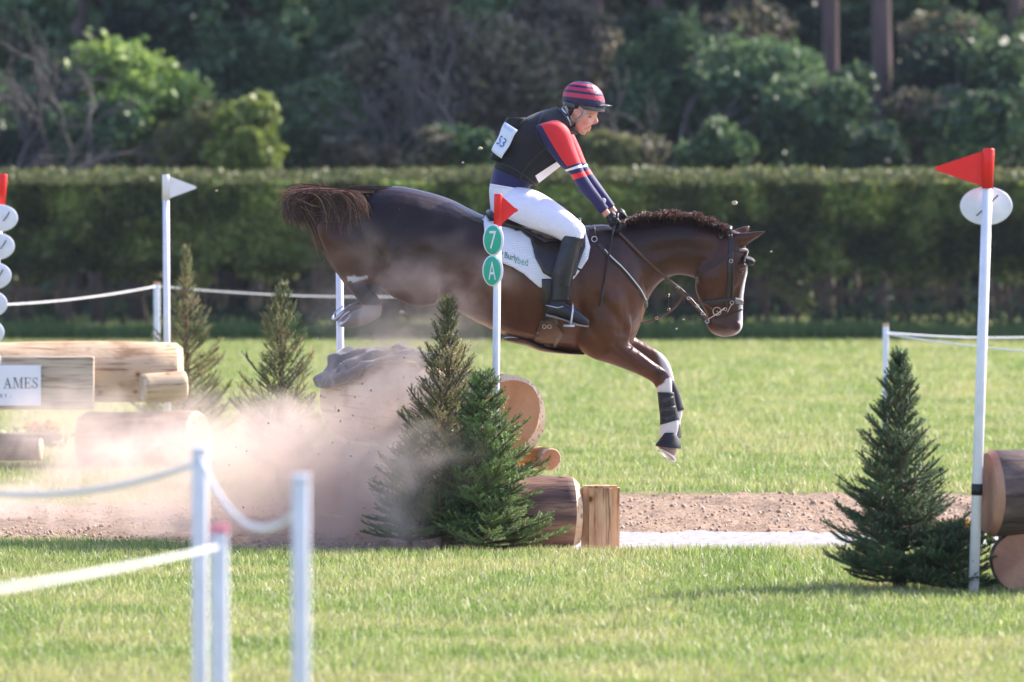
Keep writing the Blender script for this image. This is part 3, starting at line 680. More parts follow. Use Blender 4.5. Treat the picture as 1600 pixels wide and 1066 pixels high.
def flag_pole(top, bot, r, flag_m, cat_label, side, sleeve_h, fl_len, fl_h, yaw=.0, group='flag poles marking the jumps'):
    e = empty('flag_pole', bot, cat_label, 'flag pole', group); ax = (top - bot).normalized()
    sl0 = top - ax * sleeve_h
    mk('pole', tube([bot, bot + (sl0 - bot) * .5, sl0 + ax * .05], r, 14), WHITEP, e)
    rs = r * 1.12
    mk('flag_sleeve', join(tube([sl0, top - ax * .006, top], [rs, rs, rs * .9], 14)), flag_m, e)
    sx = Vector((math.cos(yaw), math.sin(yaw), 0)) * side; t = .0035; yv = Vector((-sx.y, sx.x, 0))
    p = [top - ax * .012 + sx * rs * .8, sl0 + ax * .012 + sx * rs * .8]; mid = (p[0] + p[1]) / 2 + sx * fl_len
    if fl_h: mid += Vector((0, 0, fl_h))
    ring_ = [p[0], mid + Vector((0, 0, .014)) - sx * .018, mid + Vector((0, 0, .006)), mid - Vector((0, 0, .008)), mid - Vector((0, 0, .015)) - sx * .018, p[1]]
    V = [q + yv * t for q in ring_] + [q - yv * t for q in ring_]; k = len(ring_)
    F = [tuple(range(k)), tuple(range(2 * k - 1, k - 1, -1))] + [(i, i + k, (i + 1) % k + k, (i + 1) % k) for i in range(k)]
    mk('flag', (V, F), flag_m, e, False); return e
# 7A pole
top = P(778.5, 303, 33.15); bot = Vector((P(772, 700, 33.15).x, 33.15, .30)); bot = Vector((P(771.5, 850, 33.15).x, 33.15, .0))
e = flag_pole(top, bot, .0225, REDP, 'white pole with small red flag and green 7 and A discs before the horse', 1, .19, .095, .0)
for cx, cy_, ch, nm in ((771, 375, '7', 0), (770, 423, 'A', 1)):
    c = P(cx, cy_, 33.10); d0 = mk('number_disc', disc(c, .061, .092), WHITEP, e)
    mk('green_face', disc(c + Vector((-.004, -.006, 0)), .050, .083, th=.004), GREENP, d0)
    flat_text('character', ch, c + Vector((-.004, -.0105, 0)), .040 if nm == 0 else .042, .105, WHITEP, d0)
mk('tape_band', tube([P(771, 664, 33.15), P(771, 672, 33.15)], .024, 12), BLACK, e)
# far white pole of the centre jump
top = P(530, 318, 36.6); bot = Vector((P(533, 560, 36.6).x, 36.6, 0)); flag_pole(top, bot, .025, WFLAG, 'white pole half hidden by the horse\'s hind legs behind the jacket', 1, .19, .12, 0)
# left white flag pole
top = P(259, 273, 44.6); bot = Vector((P(262, 600, 44.6).x, 44.6, 0)); flag_pole(top, bot, .026, WFLAG, 'white pole with white pointed flag behind the left jump', 1, .20, .215, .0)
# left red pole with a stack of discs
top = P(5, 272, 42.3); bot = Vector((P(-34, 730, 42.3).x, 42.3, 0))
e = flag_pole(top, bot, .03, REDP, 'leaning pole with red sleeve and a column of white discs at the left edge', -1, .23, .25, .0)
for k, (rx_, cy_) in enumerate([(28, 341), (23, 385), (18, 431), (12, 475), (7, 520), (2, 562)]):
    c = P(rx_ - 29, cy_, 42.22); q = mk('number_disc', disc(c, .138, .102), WHITEP, e)
    if k < 3: mk('cable_tie', tube([c + Vector((.03, -.008, -.02)), c + Vector((.055, -.014, .01)), c + Vector((.075, -.008, .045))], .004, 5), BLACK, q)
# right red flag pole
top = P(1545, 232, 28.9); bot = Vector((P(1521, 925, 28.9).x, 28.9, 0))
e = flag_pole(top, bot, .0265, REDP, 'tall leaning white pole with large red flag pointing left and one white disc', -1, .205, .245, .0)
c = P(1541, 322, 28.96); q = mk('number_disc', disc(c, .134, .098), WHITEP, e)
mk('cable_tie', tube([c + Vector((-.055, -.065, -.05)), c + Vector((0, -.07, 0)), c + Vector((.055, -.065, .055))], [.004, .003, .005], 5), BLACK, q)
mk('tape_band', tube([P(1527, 756, 28.9), P(1526.4, 774, 28.9)], .029, 14), BLACK, e)

# ------------------------------------------------------------------ rope posts and ropes
GP = 'white stakes holding the rope'
def stake(px, ytop, d, r, label, cap=None, lean=0):
    t = P(px, ytop, d); e = empty('rope_post', (t.x, d, 0), label, 'post', GP)
    mk('post', box((t.x, d, t.z / 2), (r * 2, r * 2, t.z), bev=r * .3), WHITEP, e)
    mk('cap', box((t.x, d, t.z + .006), (r * 2.1, r * 2.1, .025), bev=.004), cap or WHITEP, e); return t
PINK = mat('pink_cap', (.75, .22, .28), rough=.5, var=.05); CREAM = mat('orange_cap', (.6, .35, .2), rough=.5)
BLUEP = WHITEP
s1 = stake(312, 708, 17.8, .0235, 'tallest blurred white stake in the foreground')
s2 = stake(343, 830, 16.6, .024, 'blurred white stake with a pink cap in the foreground', PINK)
s3 = stake(470, 752, 15.4, .0225, 'blurred white stake on the right of the foreground stakes')
s4 = stake(245, 444, 55, .028, 'small white stake behind the left jump', CREAM)
s5 = stake(1384, 509, 49, .025, 'small white stake behind the right spruce', CREAM)
ROPE = mat('white_rope', (.78, .78, .78), rough=.7, var=.08, scale=60, bump=.4, bscale=200)
def rope(a, b, sag, r, label, n=22, nm='rope', flat=1.0):
    pts = [a + (b - a) * (i / n) - Vector((0, 0, sag * 4 * (i / n) * (1 - i / n))) for i in range(n + 1)]
    o = mk(nm, tube(pts, r, 8, flat), ROPE); tag(o, label, 'rope', 'ropes strung between the stakes')
z1 = s1.z - .03
rope(Vector((s1.x, 17.8, z1)), P(-260, 700, 19.5), .13, .010, 'blurred rope sagging left from the tallest foreground stake', flat=.6)
rope(Vector((s1.x, 17.8, z1 + .02)), Vector((s3.x, 15.4, s3.z - .07)), .13, .009, 'blurred rope hanging between the tallest and the right foreground stakes', flat=.6)
rope(Vector((s2.x, 16.6, s2.z - .045)), P(-420, 972, 11.0), .02, .0055, 'wide blurred white tape running low from the pink capped stake', flat=.25, nm='tape')
rope(Vector((s4.x, 55, s4.z - .02)), P(-80, 478, 50), .05, .007, 'white tape strung left from the small stake behind the left jump')
s6 = stake(703, 459, 57, .026, 'small white stake behind the horse and the tall spruce', CREAM)
rope(Vector((s4.x, 55, s4.z - .02)), Vector((s6.x, 57, s6.z - .02)), .05, .006, 'white tape strung right from the small stake behind the horse\'s tail')
rope(Vector((s5.x, 49, s5.z - .06)), P(1720, 520, 50), .045, .0085, 'upper rope strung right from the small stake')
rope(Vector((s5.x, 49, s5.z - .07)), P(1720, 556, 45), .03, .007, 'lower rope slanting right from the small stake')

# ------------------------------------------------------------------ sign on the left jump
SIGN = mat('white_sign_board', (.80, .80, .86), rough=.45, var=.02); INK = mat('dark_ink', (.03, .035, .06), rough=.6, var=.05)
c = P(2, 602.5, dl - .24); sg = mk('sign', box(c, (P(64, 600, dl - .24).x - P(-60, 600, dl - .24).x, .012, .305), bev=.002), SIGN, None, False, org=c)
tag(sg, 'white sign board with dark serif lettering fixed to the left jump', 'sign')
def serif(ch):
    q = lambda pts: pts; S = .08
    if ch == 'A': return [[(0, 0), (.30, 0), (.30, .05), (0, .05)], [(.52, 0), (.92, 0), (.92, .05), (.52, .05)], [(.12, .05), (.18, .05), (.47, .9), (.44, 1)], [(.46, 1), (.40, .88), (.66, .05), (.80, .05)], [(.24, .32), (.66, .32), (.66, .38), (.24, .38)]]
    if ch == 'M': return [[(0, 0), (.26, 0), (.26, .05), (0, .05)], [(.10, .05), (.15, .05), (.15, .95), (.10, .95)], [(0, .95), (.26, .95), (.26, 1), (0, 1)], [(.12, 1), (.28, 1), (.60, .1), (.54, 0)],
                          [(.54, 0), (.60, .1), (.90, 1), (.86, 1)], [(.84, .05), (.97, .05), (.97, 1), (.84, 1)], [(.74, 0), (1.07, 0), (1.07, .05), (.74, .05)], [(.84, .95), (1.07, .95), (1.07, 1), (.84, 1)]]
    if ch == 'E': return [[(0, 0), (.70, 0), (.70, .05), (0, .05)], [(0, .95), (.68, .95), (.68, 1), (0, 1)], [(.10, .05), (.24, .05), (.24, .95), (.10, .95)], [(.24, .49), (.50, .49), (.50, .54), (.24, .54)], [(.47, .38), (.51, .38), (.51, .65), (.47, .65)], [(.65, .05), (.70, .05), (.72, .28), (.68, .28)], [(.64, .72), (.68, .72), (.68, .95), (.63, .95)]]
    pts = []; n = 16
    for i in range(n + 1):
        t = i / n; a = R(30 + 240 * t) if t < .5 else 0
    path = [(.56, .76), (.50, .92), (.32, .97), (.14, .90), (.10, .74), (.20, .60), (.40, .47), (.54, .34), (.54, .16), (.40, .04), (.22, .04), (.08, .14), (.04, .28)]
    out = []
    for i in range(len(path) - 1):
        (x0, y0), (x1, y1) = path[i], path[i + 1]; wd = .055 if 4 <= i <= 7 else .03; dx, dy = x1 - x0, y1 - y0; l = math.hypot(dx, dy); nx_, ny_ = -dy / l * wd, dx / l * wd
        out.append([(x0 + nx_, y0 + ny_), (x0 - nx_, y0 - ny_), (x1 - nx_, y1 - ny_), (x1 + nx_, y1 + ny_)])
    out.append([(.53, .72), (.58, .72), (.58, .98), (.53, .98)]); out.append([(.01, .02), (.06, .02), (.06, .30), (.01, .30)]); return out
V, F = [], []
x0 = P(4, 0, dl - .25).x; hz = P(0, 590, dl - .25).z - P(0, 607, dl - .25).z; zb = P(0, 607, dl - .25).z; cur = x0
for ch, wd in (('A', .95), ('M', 1.12), ('E', .78), ('S', .6)):
    for j, pol in enumerate(serif(ch)):
        b0 = len(V); V += [Vector((cur + x * hz * .86, dl - .2475 - .0004 * j, zb + y * hz)) for x, y in pol]; F.append(tuple(range(b0, b0 + 4)))
    cur += hz * .86 * wd + hz * .06
mk('lettering', (V, F), INK, sg, False, fixn=False)
flat_text('lettering', 'R Y  -', P(9, 619, dl - .2475), .085, .03, INK, sg)
# ------------------------------------------------------------------ flowers
PET = [mat('orange_petal', (.80, .22, .03), rough=.6, trans=.3), mat('yellow_petal', (.80, .50, .05), rough=.6, trans=.3), mat('red_petal', (.55, .07, .05), rough=.6, trans=.3)]
STEMG = mat('flower_leaf', (.06, .13, .04), rough=.6, trans=.3)
def flowers(cx, cy_, d, wpx, hpx, n, label, seed):
    g = random.Random(seed); c = P(cx, cy_, d); s = d / FPX; e = empty('flower_pot', (c.x, d, 0), label, 'flowers'); lv = []
    lf = np.array([(c.x + g.gauss(0, wpx * s * .4), d + g.gauss(0, .06), c.z - hpx * s * g.uniform(-.2, 1)) for _ in range(160)])
    V, F, cc = leaves(lf, .03, np.array([(.06, .13, .04), (.10, .18, .05)])); tag(link('greenery', fastmesh('greenery', V, F, cc), LEAF, e, smooth_=False), kind='stuff')
    for k in range(n):
        p = c + Vector((g.uniform(-.5, .5) * wpx * s, g.uniform(-.09, .06), g.uniform(-.3, .5) * hpx * s)); r = g.uniform(.016, .026); V, F = [], []
        for j in range(7):
            a = j * 2 * math.pi / 7; b0 = len(V); dx, dz = math.cos(a), math.sin(a)
            V += [p, p + Vector((dx * r - dz * r * .4, -.006, dz * r + dx * r * .4)), p + Vector((dx * r * 1.25, -.002, dz * r * 1.25)), p + Vector((dx * r + dz * r * .4, -.006, dz * r - dx * r * .4))]; F.append((b0, b0 + 1, b0 + 2, b0 + 3))
        mk('bloom', (V, F), PET[g.choice([0, 0, 1, 2] if seed == 1 else [0, 0, 1])], e, False)
flowers(66, 672, dl + .35, 52, 26, 22, 'pot of red and orange flowers under the left jump', 1)
flowers(1515, 824, 29.35, 50, 22, 14, 'orange and yellow flowers between the right spruce and the logs', 2)

# ------------------------------------------------------------------ spruces
NEED = mat('spruce_needles', (1, 1, 1), rough=.5, var=0, attr='tint', trans=.18, spec=.4)
SBARK = mat('spruce_bark', (.16, .10, .065), rough=.9, var=.35, scale=30, bump=.4)
def spruce(x, d, H, Rb, label, seed, cols, rise=(.15, 1.0), nb=90, lean=0.0, shoot_r=.013, full=1.0, expo=.8, side=1.0, bend=.6, top_sparse=0.0, zmin=.06):
    g = random.Random(seed); rg = np.random.default_rng(seed); e = empty('spruce_tree', (x, d, 0), label, 'spruce', 'cut spruces set beside the jumps')
    axis = lambda z: Vector((x + lean * z, d, z))
    mk('trunk', tube([axis(-.03), axis(H * .3), axis(H * .6), axis(H * .92)], [.032 * H, .022 * H, .013 * H, .005 * H], 7), SBARK, e)
    segs, tw = [], []
    def addshoot(p, q, col, bk=True):
        segs.append((p, q, col))
    def branch(p, az, el, L_, dep=0):
        n = max(4, int(L_ / .036)); pts = [p]; dr = Vector((math.cos(az) * math.cos(el), math.sin(az) * math.cos(el), math.sin(el)))
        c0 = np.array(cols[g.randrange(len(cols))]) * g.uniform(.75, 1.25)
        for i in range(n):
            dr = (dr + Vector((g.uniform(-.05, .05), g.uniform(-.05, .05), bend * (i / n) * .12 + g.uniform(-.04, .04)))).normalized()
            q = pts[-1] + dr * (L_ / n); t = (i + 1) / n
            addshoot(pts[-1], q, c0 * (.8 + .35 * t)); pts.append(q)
            if t > .15 and t < .97:
                for s_ in (-1, 1):
                    if g.random() < .88 * full:
                        l2 = max(.05, L_ * .46 * (1.12 - t) * g.uniform(.7, 1.2) + .03)
                        sd = (dr + Vector((-dr.y, dr.x, 0)).normalized() * s_ * g.uniform(.6, 1.1) + Vector((0, 0, g.uniform(-.1, .45)))).normalized()
                        m_ = q + sd * l2 * .5; e2 = m_ + (sd + Vector((0, 0, .22 * bend))).normalized() * l2 * .5; cc = c0 * g.uniform(.8, 1.25)
                        addshoot(q, m_, cc); addshoot(m_, e2, cc * 1.15)
                        if l2 > .11 and g.random() < .7:
                            for s2 in (-1, 1):
                                sd2 = (sd + Vector((-sd.y, sd.x, 0)).normalized() * s2 * .8 + Vector((0, 0, .15))).normalized(); addshoot(m_, m_ + sd2 * l2 * .38, cc * 1.1)
        tw.append(tube(pts, [.0035 * (L_ / .4) + .0015] * (len(pts) - 1) + [.0015], 4, cap=False))
    for k in range(nb):
        f = (k + g.random()) / nb; f = f ** 1.15 if top_sparse == 0 else f
        z = H * (zmin + (.985 - zmin) * f); L_ = Rb * ((1 - f) ** expo) * g.uniform(.55, 1.22) + .05 * H * .6
        el = rise[0] + (rise[1] - rise[0]) * f ** 1.3 + g.uniform(-.12, .12)
        az = k * 2.399 + g.uniform(-.3, .3)
        if side != 1.0 and math.cos(az) * side < 0: L_ *= .65
        branch(axis(z), az, el, L_)
    addshoot(axis(H * .80), axis(H * .9), np.array(cols[-1])); addshoot(axis(H * .9), axis(H), np.array(cols[-1]))
    mk('branches', join(*tw), SBARK, e, fixn=False)
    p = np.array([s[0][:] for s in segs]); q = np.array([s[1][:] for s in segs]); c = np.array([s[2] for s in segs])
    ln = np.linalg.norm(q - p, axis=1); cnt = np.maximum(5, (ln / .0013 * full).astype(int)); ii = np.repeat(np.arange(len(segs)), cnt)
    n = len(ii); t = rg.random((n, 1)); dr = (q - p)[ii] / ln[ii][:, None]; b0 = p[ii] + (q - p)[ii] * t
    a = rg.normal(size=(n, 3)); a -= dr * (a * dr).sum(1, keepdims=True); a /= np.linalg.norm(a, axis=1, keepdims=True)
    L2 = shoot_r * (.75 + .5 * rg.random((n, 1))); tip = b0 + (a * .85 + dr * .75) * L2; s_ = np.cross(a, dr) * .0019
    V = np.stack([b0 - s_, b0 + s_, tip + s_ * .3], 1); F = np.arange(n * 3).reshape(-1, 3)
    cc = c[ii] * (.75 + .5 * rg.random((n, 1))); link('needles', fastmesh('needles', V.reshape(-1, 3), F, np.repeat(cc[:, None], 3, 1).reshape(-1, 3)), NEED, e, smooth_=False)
    return n
GRN = [(.08, .14, .035), (.12, .18, .045), (.16, .22, .06), (.06, .11, .03)]
OLV = [(.18, .19, .06), (.24, .23, .08), (.15, .17, .055), (.29, .25, .11)]
DRK = [(.045, .082, .028), (.06, .105, .034), (.08, .135, .042), (.035, .065, .023)]
nn = 0
nn += spruce(P(700, 850, 33.0).x, 33.0, 1.42, .43, 'tall olive tipped spruce standing in the dust beside the 7A pole', 1, OLV + [(.10, .12, .045)], (.2, 1.35), 135, .0, expo=.7, bend=.9, full=.95)
nn += spruce(P(752, 850, 32.75).x, 32.75, 1.0, .42, 'bushy bright green spruce at the foot of the 7A pole', 2, GRN + [(.19, .28, .07)], (.1, .9), 210, .0, expo=.55, side=.5, zmin=.03, full=1.0)
nn += spruce(P(640, 850, 32.9).x, 32.9, .62, .28, 'low green spruce half lost in the dust', 6, GRN, (.1, .8), 90, .0, expo=.6)
nn += spruce(P(291, 640, 45).x, 45.0, 1.63, .48, 'thin olive spruce behind the left jump with the tallest leader', 3, OLV, (.3, 1.3), 95, .0, expo=1.0, bend=.9, full=.85)
nn += spruce(P(440, 640, 40).x, 40.0, 1.40, .44, 'olive green spruce between the left jump and the jacket', 4, OLV + GRN[:1], (.35, 1.3), 95, .0, expo=.62, bend=.9, full=.85)
nn += spruce(P(1405, 900, 29.3).x, 29.3, 1.21, .39, 'dark green spruce standing alone in front of the right jump', 5, DRK + [(.10, .16, .06)], (.1, 1.15), 185, .0, expo=.8, bend=.8, zmin=.025)
nn += spruce(P(1482, 900, 29.1).x, 29.1, .34, .30, 'small dark spruce bough spread at the foot of the right pole', 7, DRK, (.1, .6), 80, .0, expo=.5)
print('needles', nn)

# ------------------------------------------------------------------ jacket on the big log
def jacket():
    JM = mat('grey_jacket_cloth', (.016, .015, .022), rough=.6, var=.15, scale=12, bump=.3, bscale=90, spec=.35, sheen=.3)
    n, m_ = 64, 44; V, F = [], []
    uu, vv = np.meshgrid(np.linspace(0, 1, n), np.linspace(0, 1, m_)); JN = fbm(uu * 1.3 + vv * .7, vv * .8 - uu * .5, 4.2, 91, 2); JN = np.clip((JN - .25) / .5, 0, 1); JF = fbm(uu, vv, 11, 92, 2)
    # cloth lies over the top of the log from pixel 485 to 640, drooping down the near left flank
    for j in range(m_):
        for i in range(n):
            u, v = i / (n - 1), j / (m_ - 1)
            s = 1.0 + 1.9 * u * .8                      # distance along the log from its near end
            s = 3.15 - u * 1.75
            c = cN + dirv * s; side = dirv.cross(Vector((0, 0, 1))); 
            droop = 1.25 - .95 * smooth(.25, .8, u) 
            q = -.35 + v * (droop + .35)                # angle over the log, towards the camera side left
            q = q + .05 * math.sin(u * 14)
            fold = .045 * (1 - abs(2 * JN[j, i] - 1)) + .022 * (JF[j, i] - .5)
            rr = r0 + .012 + fold + .03 * (1 - abs(2 * v - 1)) + (.035 * math.exp(-((u - .55) / .05) ** 2) if v < .4 else 0)
            V.append(c + Vector((0, 0, math.cos(q) * rr)) - Vector((side.x, side.y, 0)) * (math.sin(q) * rr) * (-1 if side.x < 0 else 1))
    for j in range(m_ - 1):
        for i in range(n - 1): F.append((j * n + i, j * n + i + 1, (j + 1) * n + i + 1, (j + 1) * n + i))
    e = empty('jacket', cN + dirv * 2, 'crumpled dark grey jacket with a pale round emblem draped over the big log', 'jacket')
    b = mk('cloth', (V, F), JM, e); s = b.modifiers.new('t', 'SOLIDIFY'); s.thickness = .012
    bv = BVHTree.FromPolygons(V, F)
    PW = mat('pale_print', (.35, .34, .42), rough=.6, var=.1)
    def onj(px, py):
        o = CAM; dr = (P(px, py, 35) - CAM).normalized(); h = bv.ray_cast(o, dr)
        return (h[0] if h[0] else bv.find_nearest(P(px, py, 36))[0]) - dr * .022
    pts = [onj(498 + 13 * math.cos(a), 584 + 11 * math.sin(a)) for a in [k * 2 * math.pi / 22 for k in range(23)]]
    mk('emblem', join(tube(pts, .0045, 5), tube([onj(489, 588), onj(494, 580), onj(498, 587), onj(505, 577), onj(503, 589)], .0045, 5), tube([onj(487, 590), onj(486, 600)], .004, 5)), PW, e)
jacket()

# ------------------------------------------------------------------ flying clods
for k, (px, py, r, lab) in enumerate([(750, 232, .011, 'crumb of earth flying left of the rider\'s number bib'), (1148, 317, .015, 'pale clod of earth flying above the horse\'s ears'),
        (628, 488, .014, 'pale clod of earth flying under the horse\'s belly'), (1205, 393, .006, 'tiny crumb flying right of the horse\'s head'), (723, 254, .006, 'tiny crumb flying behind the rider\'s back'),
        (1057, 514, .006, 'tiny crumb flying under the horse\'s bit'), (1068, 499, .005, 'tiny crumb flying under the reins'), (338, 298, .007, 'small crumb flying right of the white flag')]):
    V, F = ball(P(px, py, 33.6), r * 1.3, r, r * .8, 7, 5); g = random.Random(k); V = [v + Vector((g.uniform(-1, 1), g.uniform(-1, 1), g.uniform(-1, 1))) * r * .25 for v in V]
    o = mk('dirt_clod', (V, F), mat('dry_earth', (.5, .4, .3), rough=.9) if k == 0 else bpy.data.materials['dry_earth'], None, False); tag(o, lab, 'clod', 'clods of earth thrown up')
# ------------------------------------------------------------------ horse
N_ = -1; 
T = [ # trunk
 loft([(562, 322, 560, 372, .07), (572, 304, 572, 418, .17), (592, 294, 592, 448, .24), (622, 291, 622, 466, .275), (660, 298, 655, 474, .29), (703, 311, 692, 474, .30),
       (755, 336, 738, 500, .305), (810, 352, 795, 526, .31), (870, 358, 862, 546, .30), (920, 352, 905, 552, .27), (955, 352, 948, 556, .235), (985, 366, 966, 552, .20), (1004, 400, 984, 530, .16), (1012, 440, 1000, 508, .10)], 32, 6),
 # neck
 loft([(925, 356, 985, 545, .19), (960, 350, 1003, 502, .155), (990, 350, 1013, 468, .12), (1018, 346, 1030, 443, .100), (1048, 342, 1052, 431, .088), (1078, 343, 1072, 431, .080),
       (1104, 350, 1088, 436, .074), (1126, 358, 1096, 446, .070)], 26, 6),
 # head
 loft([(1138, 357, 1112, 392, .050), (1154, 364, 1098, 416, .074), (1165, 384, 1089, 434, .088), (1168, 408, 1086, 444, .092), (1168.5, 424, 1087, 455, .086), (1165, 442, 1092, 470, .068), (1162.5, 460, 1099, 482, .055),
       (1161, 480, 1105, 494, .048), (1161, 497, 1104, 505, .050), (1160.5, 510, 1107, 515, .052), (1156, 519, 1117, 523, .046), (1146, 525, 1130, 527, .028)], 26, 6, egg=-.12),
 # nostril swell and chin
 ball(P(1149, 510, D - .035), .035, .022, .035), ball(P(1149, 510, D + .035), .035, .022, .035), ball(P(1120, 515, D), .038, .038, .035),
 # jowls
 ball(P(1111, 432, D - .058), .082, .035, .088, 16, 10), ball(P(1111, 432, D + .058), .082, .035, .088, 16, 10),
 # brow bones
 ball(P(1160, 415, D - .078), .028, .018, .022), ball(P(1160, 415, D + .078), .028, .018, .022),
]
def ear(tip, y, spread):
    return loft([(1146, 364, 1158, 386, .030, y * .6), (1158, 363.5, 1167, 383, .030, y * .8), (1170, 362.5, 1176, 377, .024, y), (1184, 361, 1187, 370, .014, y * 1.1), (1196, 360.5, 1196.5, 362.5, .004, y * 1.1)], 12, 4)
T.append(ear(0, -.055, 0))
T.append(loft([(1140, 364, 1160, 374, .028, .045), (1150, 358, 1165, 366, .028, .055), (1160, 354, 1170, 362, .020, .06), (1171, 351.5, 1173, 353, .004, .065)], 12, 4))
def fore(s):
    y = .13 * s; o = []
    if s < 0:
        o.append(loft([(968, 400, 900, 440, .07, y * 1.15), (985, 450, 893, 505, .12, y), (986, 490, 902, 542, .12, y), (981, 520, 925, 560, .10, y), (984, 536, 950, 568, .08, y), (1004, 552, 978, 578, .062, y), (1024, 567, 1002, 588, .052, y),
                       (1042, 580, 1019, 598, .046, y), (1050, 594, 1024, 606, .040, y), (1050.5, 608, 1028, 614, .031, y), (1052, 624, 1031, 630, .026, y), (1056, 642, 1033, 648, .027, y), (1060, 657, 1032, 664, .033, y), (1061, 668, 1029, 677, .034, y),
                       (1058, 680, 1031, 687, .030, y), (1058, 690, 1029, 694, .038, y), (1057, 699, 1027, 699, .05, y), (1056.5, 710, 1040, 710, .045, y), (1055.5, 721, 1051, 720, .03, y)], 20, 5, round_ends=True))
        o.append(ball(P(945, 500, D - .17), .15, .055, .20, 16, 10, Matrix.Rotation(R(-30), 3, 'Y')))
    else:
        o.append(loft([(960, 470, 905, 520, .10, y), (983, 505, 940, 555, .10, y), (990, 524, 962, 562, .075, y), (1008, 536, 988, 560, .060, y), (1030, 549, 1013, 572, .050, y), (1044, 564, 1024, 582, .045, y), (1051, 582, 1030, 592, .038, y),
                       (1056, 604, 1037, 610, .027, y), (1062, 626, 1043, 632, .026, y), (1067, 643, 1043, 650, .032, y), (1064, 658, 1044, 664, .028, y), (1063, 674, 1040, 678, .04, y), (1062, 690, 1044, 692, .042, y)], 18, 5))
    return o
T += fore(-1) + fore(1)
def hind(s):
    y = .155 * s; dx, dy = (0, 0) if s < 0 else (-9, -9); q = lambda r: (r[0] + dx, r[1] + dy, r[2] + dx, r[3] + dy, r[4], y * (r[5] if len(r) > 5 else 1))
    return [
     loft([q(r) for r in [(690, 340, 684, 476, .12), (655, 320, 650, 480, .13), (620, 318, 612, 464, .125), (590, 325, 586, 443, .11), (562, 335, 566, 436, .085), (540, 345, 550, 430, .062), (520, 350, 536, 412, .05), (504, 352, 520, 392, .04)]], 20, 5),
     loft([q(r) for r in [(497, 348, 528, 346, .040), (496, 362, 528, 362, .040), (504, 384, 532, 376, .034), (517, 410, 545, 400, .028), (534, 436, 562, 424, .027), (550, 458, 576, 446, .029), (564, 474, 590, 462, .033), (574, 490, 597, 478, .034), (582, 497, 596, 489, .024)]], 18, 5),
     loft([q(r) for r in [(590, 482, 596, 493, .030), (576, 483, 584, 501, .034), (567, 482, 570, 508, .040), (560, 483, 554, 512, .048), (554, 485, 538, 512, .052), (551, 487, 528, 510, .050)]], 18, 5, round_ends=False),
     ball(P(600 + dx, 400 + dy, D + y * 1.15), .17, .06, .19, 16, 10)]
T += hind(-1) + hind(1)
# dock of the tail
T.append(loft([(600, 294, 592, 318, .03), (572, 292, 566, 316, .03), (545, 294, 543, 310, .026), (515, 298, 515, 308, .018), (490, 301, 491, 308, .01)], 12, 4))
hm = remesh(T, .0095, 7, .5)
co = mesh_co(hm); X, Y = pxs(co); lat = co[:, 1] - D
nz_ = fbm(X / 6, Y / 6, 1.0, 71)
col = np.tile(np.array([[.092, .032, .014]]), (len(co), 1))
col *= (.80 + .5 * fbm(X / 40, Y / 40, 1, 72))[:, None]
def blend(mask, c):
    global col
    col = col * (1 - mask[:, None]) + np.array(c)[None] * mask[:, None]
W_ = (.60, .56, .55)
# darker lower limbs of the bay, muzzle; dark back deepened by painted shade above bounce-warmed flanks
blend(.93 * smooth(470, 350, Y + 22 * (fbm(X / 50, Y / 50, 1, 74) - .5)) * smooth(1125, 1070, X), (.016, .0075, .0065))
blend(.45 * (X > 1085) * (Y < 530), (.04, .014, .010))
blend(.6 * smooth(560, 530, X) * (Y > 330), (.10, .035, .02))
knee = smooth(10, 3, np.abs(X - 1031) * .7 + np.abs(Y - 583)) * (Y < 592); blend(knee * .8, (.025, .012, .010))
edge = 599 + 8 * (nz_ - .5) - (X - 1035) * .75
leg = (X > 1000) & (X < 1075) & (Y > 560)
blend(np.where(leg & (Y < 692), smooth(edge - 1.5, edge + 1.5, Y), 0), W_)
far_sock = (lat > .05) & (X > 1022) & (Y > 552) & (Y < 690); blend(np.where(far_sock, smooth(1024, 1032, X - (Y - 552) * .3), 0), W_)
blend(np.where(leg, smooth(692, 698, Y), 0), (.34, .24, .18))                    # front hoof horn
hh = (X < 604) & (Y > 428) & (Y < 520); 
blend(np.where(hh, smooth(474, 482, Y + 3 * nz_), 0), (.46, .36, .30))
blend(np.where(hh & (X < 562), smooth(566, 556, X) * smooth(466, 474, Y), 0), (.26, .20, .17))
blend(np.where((X > 542) & (X < 574) & (lat < 0), smooth(431, 433, Y + 5 * (nz_ - .5)) * smooth(442, 439, Y + 8 * (nz_ - .5) - np.abs(X - 556) * -.25), 0), W_)
blend(np.where((X > 535) & (X < 594) & (Y < 476), smooth(441, 446, Y) * .9, 0), (.022, .020, .024))   # white mark on the hind leg
bl = smooth(.036, .022, np.abs(lat)) * smooth(405, 430, Y) * smooth(16, 8, (1167 - X) - np.maximum(0, (Y - 490)) * .2) * (X > 1140); blend(bl, (.66, .62, .62))
mz = (X > 1100) & (Y > 498); blend(np.where(mz, smooth(510, 524, Y) * .5, 0), (.34, .22, .18))
blend(np.where(mz & (np.abs(lat) > .02), smooth(9, 4, np.hypot((X - 1151) * 1.2, (Y - 511) * 1.0)), 0), (.05, .02, .018))
eye_ = smooth(9, 4, np.hypot(X - 1158, (Y - 424) * 1.4)) * (np.abs(lat) > .045); blend(eye_ * .6, (.02, .01, .01))
line_ = smooth(2.2, .8, np.abs((Y - 503) - (X - 1107) * .36)) * (X > 1106) * (X < 1136); blend(line_ * .8, (.02, .01, .01))
vcol(hm, 'tint', np.clip(col, 0, 1))
